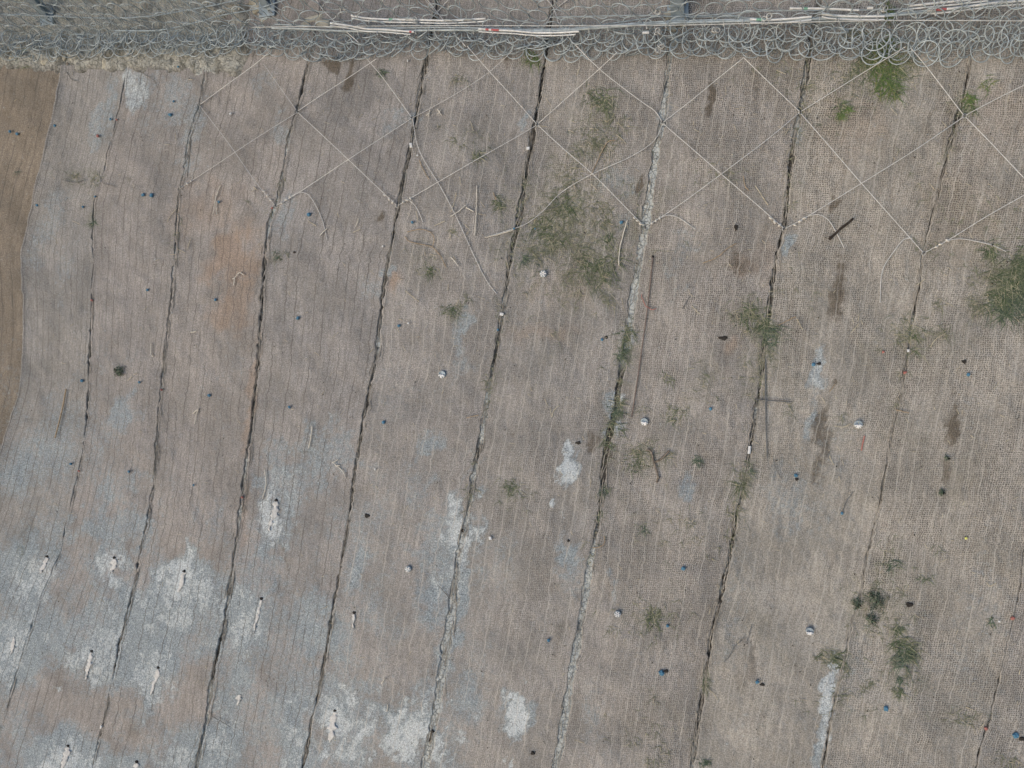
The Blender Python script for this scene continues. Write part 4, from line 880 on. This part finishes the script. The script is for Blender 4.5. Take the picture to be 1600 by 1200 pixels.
# scattered straw slivers nobody could count
V = []; Fc = []; b = 0
for _ in range(1500):
    x = rng.uniform(-40, 1640); y = rng.uniform(95, 1230)
    if rng.random() > .25+.75*sstep(200, 1000, x)*sstep(1200, 300, y): continue
    a = rng.uniform(0, math.pi); ln = rng.uniform(2, 8)*(1 if rng.random() < .8 else 2)
    q = px([(x, y), (x+ln*math.cos(a)*.5+rng.normal(0, .5), y+ln*math.sin(a)*.5), (x+ln*math.cos(a), y+ln*math.sin(a))], .05, 5)
    v, f = tube_geo(q, rng.uniform(.0022, .0045), 3, b); V.append(v); Fc += f; b += len(v)
o = mesh_np('scattered_straw', np.vstack(V), np.array(Fc), M['straw']); tag(o, 'short straw slivers scattered over all the mats', 'straw', kind='stuff')
V = []; Fc = []; b = 0
for _ in range(520):
    x = rng.uniform(0, 1600); y = rng.uniform(95, 1210); c = S1(x, y, .045); r = rng.uniform(.005, .014)
    a0 = rng.uniform(0, 6)
    pts_ = [c+[r*math.cos(a0+i*2.094), r*math.sin(a0+i*2.094)*1.3, 0] for i in range(3)]+[c+[0, 0, r*.9]]
    V += pts_; Fc += [(b, b+1, b+3), (b+1, b+2, b+3), (b+2, b, b+3)]; b += 4
o = mesh_np('dark_crumbs', np.array(V), np.array(Fc), M['bark']); tag(o, 'dark soil crumbs scattered over the mats', 'soil', kind='stuff')

# ------------------------------------------------------------------ GRASS
def blades(x, y, rpx, n, lpx, wd=.0045, lift=.6, droop=1.0, spread=1.0, ry=None):
    V = []; Fc = []; tone = []; b = 0; mp = mpp(x, y); ry = ry or rpx
    cl = [(x+rng.normal(0, .4)*rpx, y+rng.normal(0, .4)*ry) for _ in range(max(1, int(rpx/4)))]
    for _ in range(n):
        cx, cy = cl[rng.integers(len(cl))]
        bx = cx+rng.normal(0, .28)*rpx*spread; by_ = cy+rng.normal(0, .28)*ry*spread
        a = rng.uniform(0, 2*math.pi); L_ = lpx*mp*rng.uniform(.45, 1.25)
        dv = np.array([math.cos(a), math.sin(a)*.9, 0]); up = rng.uniform(.15, 1)*lift
        p0 = S1(bx, by_, .02); perp = np.array([-dv[1], dv[0], .3])*wd*rng.uniform(.6, 1.3)
        ts = (0, .35, .7, 1.0); pts = [p0+dv*L_*t*(.5+.5*t)+np.array([0, -droop*.35*L_*t*t, L_*up*(t-.65*t*t)]) for t in ts]
        for i, (p, t) in enumerate(zip(pts, ts)):
            k_ = 1-.85*t; V += [p-perp*k_, p+perp*k_]
        for i in range(3): Fc.append((b+2*i, b+2*i+1, b+2*i+3, b+2*i+2))
        tn = rng.random(2); tone += [(tn[0], tn[1], 0, 1)]*8; b += 8
    return np.array(V), np.array(Fc), np.array(tone)
def leaves(x, y, rpx, n, ls=.035):
    V = []; Fc = []; tone = []; b = 0; mp = mpp(x, y); c = S1(x, y, .05)
    for _ in range(n):
        d = rng.normal(0, 1, 3); d /= np.linalg.norm(d); d[2] = abs(d[2])*.7; rr = rpx*mp*rng.uniform(.25, 1)**.6*(1+.25*math.sin(5*math.atan2(d[1], d[0])))
        p = c+d*rr*[.85, 1, .8]; u = rng.normal(0, 1, 3); u /= np.linalg.norm(u); w_ = np.cross(u, d); w_ /= np.linalg.norm(w_)+1e-6
        l_ = ls*rng.uniform(.5, 1.2); V += [p, p+u*l_*.5+w_*l_*.28, p+u*l_, p+u*l_*.5-w_*l_*.28]; Fc.append((b, b+1, b+2, b+3)); tn = rng.random(2); tone += [(tn[0], tn[1], 0, 1)]*4; b += 4
    return np.array(V), np.array(Fc), np.array(tone)
def veg(name, geo, mat):
    V, Fc, tn = geo; o = mesh_np(name, V, Fc, mat)
    at = o.data.attributes.new('tone', 'FLOAT_COLOR', 'POINT'); at.data.foreach_set('color', tn.astype(np.float32).ravel()); return o
TU = [ # x,y,r,n,len,kind
 (38,90,9,90,12,'bright'),(830,90,11,110,13,'bright'),(600,113,7,60,9,'dark'),(722,121,8,60,10,'grey'),(740,238,8,60,10,'green'),(708,225,8,30,10,'grey'),(125,278,14,60,9,'grey'),(155,284,14,70,10,'grey'),(118,270,9,30,8,'grey'),(146,342,6,60,8,'dark'),
 (938,156,17,130,16,'green'),(948,170,10,80,12,'green'),(965,197,18,110,14,'grey'),(930,215,16,70,16,'grey'),(945,235,16,80,14,'grey'),(905,240,12,50,14,'grey'),
 (885,285,16,90,16,'grey'),(885,318,16,150,16,'green'),(860,318,14,90,14,'grey'),(845,345,14,120,15,'green'),(870,352,16,110,15,'grey'),(905,335,14,90,13,'grey'),(895,372,18,130,15,'grey'),(862,378,14,100,14,'green'),(828,382,14,80,13,'grey'),(840,400,14,90,13,'grey'),
 (815,405,9,60,12,'dark'),(915,400,16,110,15,'grey'),(928,424,18,200,17,'green'),(945,445,14,100,14,'grey'),(962,408,14,90,14,'green'),(948,470,12,60,14,'grey'),(895,428,16,80,14,'grey'),(945,350,12,70,12,'grey'),(940,325,14,60,12,'grey'),(950,372,12,60,12,'green'),
 (668,417,9,60,11,'green'),(700,362,7,40,9,'grey'),(785,318,9,60,11,'green'),(712,487,9,50,14,'green'),(722,470,7,26,12,'grey'),(780,310,6,30,9,'green'),(433,402,7,40,9,'dark'),(445,395,5,20,7,'grey'),
 (978,528,10,90,16,'green'),(972,552,10,90,15,'dark'),(962,640,9,90,13,'dark'),(955,665,9,70,12,'green'),(968,630,8,60,12,'green'),(950,688,8,50,12,'green'),(942,770,7,60,10,'dark'),(938,800,6,30,9,'green'),
 (1055,642,11,60,12,'green'),(1040,592,8,40,9,'green'),(1005,635,8,30,9,'grey'),(1170,482,16,120,15,'green'),(1188,497,12,90,13,'green'),(1200,530,13,130,18,'dark'),(1205,555,10,50,16,'grey'),(1195,510,8,60,16,'green'),(1150,498,10,40,10,'grey'),
 (1158,760,10,60,13,'green'),(1150,790,8,40,12,'grey'),(1165,740,9,50,12,'grey'),(1172,725,7,50,10,'dark'),(800,758,14,80,11,'green'),(805,770,10,40,10,'grey'),(998,722,13,70,12,'green'),(1012,705,13,80,13,'grey'),(985,705,8,40,10,'grey'),(1094,722,6,50,9,'dark'),(1040,710,10,30,12,'grey'),
 (1385,72,16,220,14,'bright'),(1378,100,18,260,16,'bright'),(1388,125,15,220,15,'bright'),(1400,112,14,130,14,'green'),(1355,100,16,130,14,'green'),(1340,110,12,80,12,'green'),(1330,125,10,40,12,'grey'),(1420,92,14,80,14,'grey'),(1318,166,8,70,10,'green'),(1315,183,6,80,9,'bright'),(1325,172,5,50,9,'bright'),
 (1390,20,10,90,12,'bright'),(1340,55,10,60,12,'green'),(1512,155,8,90,11,'bright'),(1520,168,9,70,11,'green'),(1545,128,9,60,10,'bright'),(1405,145,6,40,10,'green'),
 (1600,425,20,200,20,'green'),(1590,415,14,120,18,'green'),(1580,440,22,300,22,'green'),(1595,462,22,320,22,'dark'),(1560,462,18,170,18,'green'),(1545,400,10,70,12,'green'),(1548,385,8,40,11,'green'),(1575,478,16,160,18,'dark'),(1530,480,12,60,14,'grey'),(1555,430,12,90,16,'grey'),
 (1415,500,10,40,13,'grey'),(1420,520,12,60,14,'green'),(1405,525,12,40,14,'grey'),(1470,475,12,40,12,'grey'),(1480,520,12,40,12,'grey'),(1425,545,8,40,12,'green'),(1515,472,8,40,12,'grey'),
 (1408,1010,13,150,15,'green'),(1415,1030,13,160,14,'dark'),(1402,992,9,60,12,'green'),(1440,1020,10,40,12,'grey'),(1305,1022,12,100,16,'green'),(1290,1030,10,40,14,'grey'),(1405,1080,9,70,10,'green'),(1404,1064,5,50,7,'dark'),(1360,1068,8,30,10,'grey'),(1320,1085,10,40,10,'grey'),
 (1345,1075,8,30,10,'grey'),(1015,968,12,90,14,'green'),(1020,955,10,40,12,'grey'),(960,985,8,40,9,'grey'),(1008,825,6,50,9,'dark'),(1083,822,8,30,9,'grey'),(1104,1068,7,60,10,'green'),(1100,1192,8,70,9,'dark'),(1020,1190,10,50,10,'grey'),(1510,1112,14,40,10,'grey'),(1580,1190,14,60,12,'grey'),
 (1020,1085,8,24,9,'grey'),(1440,905,8,40,9,'green'),(1388,880,9,40,11,'dark'),(1430,105,10,40,10,'grey'),(1320,645,8,20,9,'grey'),(1232,640,8,40,8,'grey'),(1105,585,7,26,9,'grey'),(1140,270,8,24,10,'grey'),(1550,970,7,30,8,'dark'),(1460,860,8,20,9,'grey'),(20,270,5,16,6,'dark'),(1265,135,8,30,9,'grey'),(865,525,6,16,8,'grey'),(30,860,9,24,7,'grey')]
KN = {'bright': 'fresh bright green grass tuft', 'green': 'mid green grass tuft', 'dark': 'dark green leafy tuft', 'grey': 'sparse grey green grass tuft'}
by = {}
for it in TU: by.setdefault((which_mat(it[0], it[1]), it[5]), []).append(it)
for (mk, kd), items in by.items():
    items.sort(key=lambda q: q[1])
    for r, (x, y, rr, n, ln, _) in enumerate(items):
        o = veg('grass_tuft', blades(x, y, rr*1.25, int(n*.62), ln*1.3, .0062 if kd != 'grey' else .0050, .55, 1.0, 1.3), M['lf_'+kd])
        tag(o, '%s on the %s mat from left, %s' % (KN[kd], ORD[mk], 'the only one' if len(items) == 1 else '%s from top' % ORD[r]), 'grass tuft', 'grass tufts growing through the mats')
SH = [('small round dark green shrub on the third mat from the left', 187, 580, 9, 260, .04), ('dark spreading shrub beside the ninth seam near the bottom right', 1368, 938, 17, 520, .032), ('dark leafy clump left of the spreading shrub in the ninth seam', 1340, 943, 9, 220, .032), ('dark low shrub just below the spreading one', 1362, 968, 11, 240, .03),
 ('tiny green bush on the tenth mat at mid height', 1471, 769, 5, 120, .03), ('second tiny green bush above it in the brown streak', 1479, 716, 4, 60, .03)]
for lab, x, y, r, n, ls in SH:
    e = empty('low_shrub', S1(x, y, 0)); tag(e, lab, 'shrub')
    g_ = leaves(x, y, r*1.15, int(n*1.1), ls*.85); o = mesh_np('foliage', g_[0], g_[1], M['lf_dark'], None, e)
    at = o.data.attributes.new('tone', 'FLOAT_COLOR', 'POINT'); at.data.foreach_set('color', g_[2].astype(np.float32).ravel())
    c = S1(x, y, -.02); mp = mpp(x, y)
    tubes('stem', [np.array([c, c+[0, .01, .06], c+[r*mp*.3*math.cos(q), r*mp*.3*math.sin(q), .12]]) for q in (0, 2.1, 4.2)], .006, M['bark'], 4, e)
# thin general grass
G = [[], [], []]; b = 0
for k, ya, yb, n in ((6, 270, 430, 26), (6, 480, 640, 30), (6, 720, 800, 14), (7, 490, 880, 60), (8, 90, 330, 26), (8, 470, 620, 40), (8, 700, 860, 34), (8, 1040, 1090, 10), (9, 140, 260, 16), (9, 480, 640, 22), (9, 900, 1100, 22), (3, 300, 420, 10), (4, 250, 340, 10)):
    for _ in range(n):
        y = rng.uniform(ya, yb); x = float(seam_x(k, y))+rng.normal(0, 4.5)
        v, f, t = blades(x, y, 3, 5, 11, .0048, .4); G[0].append(v); G[1].append(f+b); G[2].append(t); b += len(v)
for cx, cy, rx, ry, s_ in MOSS:
    n = int(rx*ry*s_/24)
    for _ in range(n):
        x = cx+rng.normal(0, .55)*rx; y = cy+rng.normal(0, .55)*ry
        v, f, t = blades(x, y, 3, 3, 12, .0045, .4); G[0].append(v); G[1].append(f+b); G[2].append(t); b += len(v)
o = veg('thin_grass', (np.vstack(G[0]), np.vstack(G[1]), np.vstack(G[2])), M['lf_grey']); tag(o, 'thin grey green grass growing through the mats', 'grass', kind='stuff')
for o in scene.objects:
    if '_o' in o: del o['_o']
print('objects', len(scene.objects), 'tris', sum(len(m_.polygons) for m_ in bpy.data.meshes)*2)
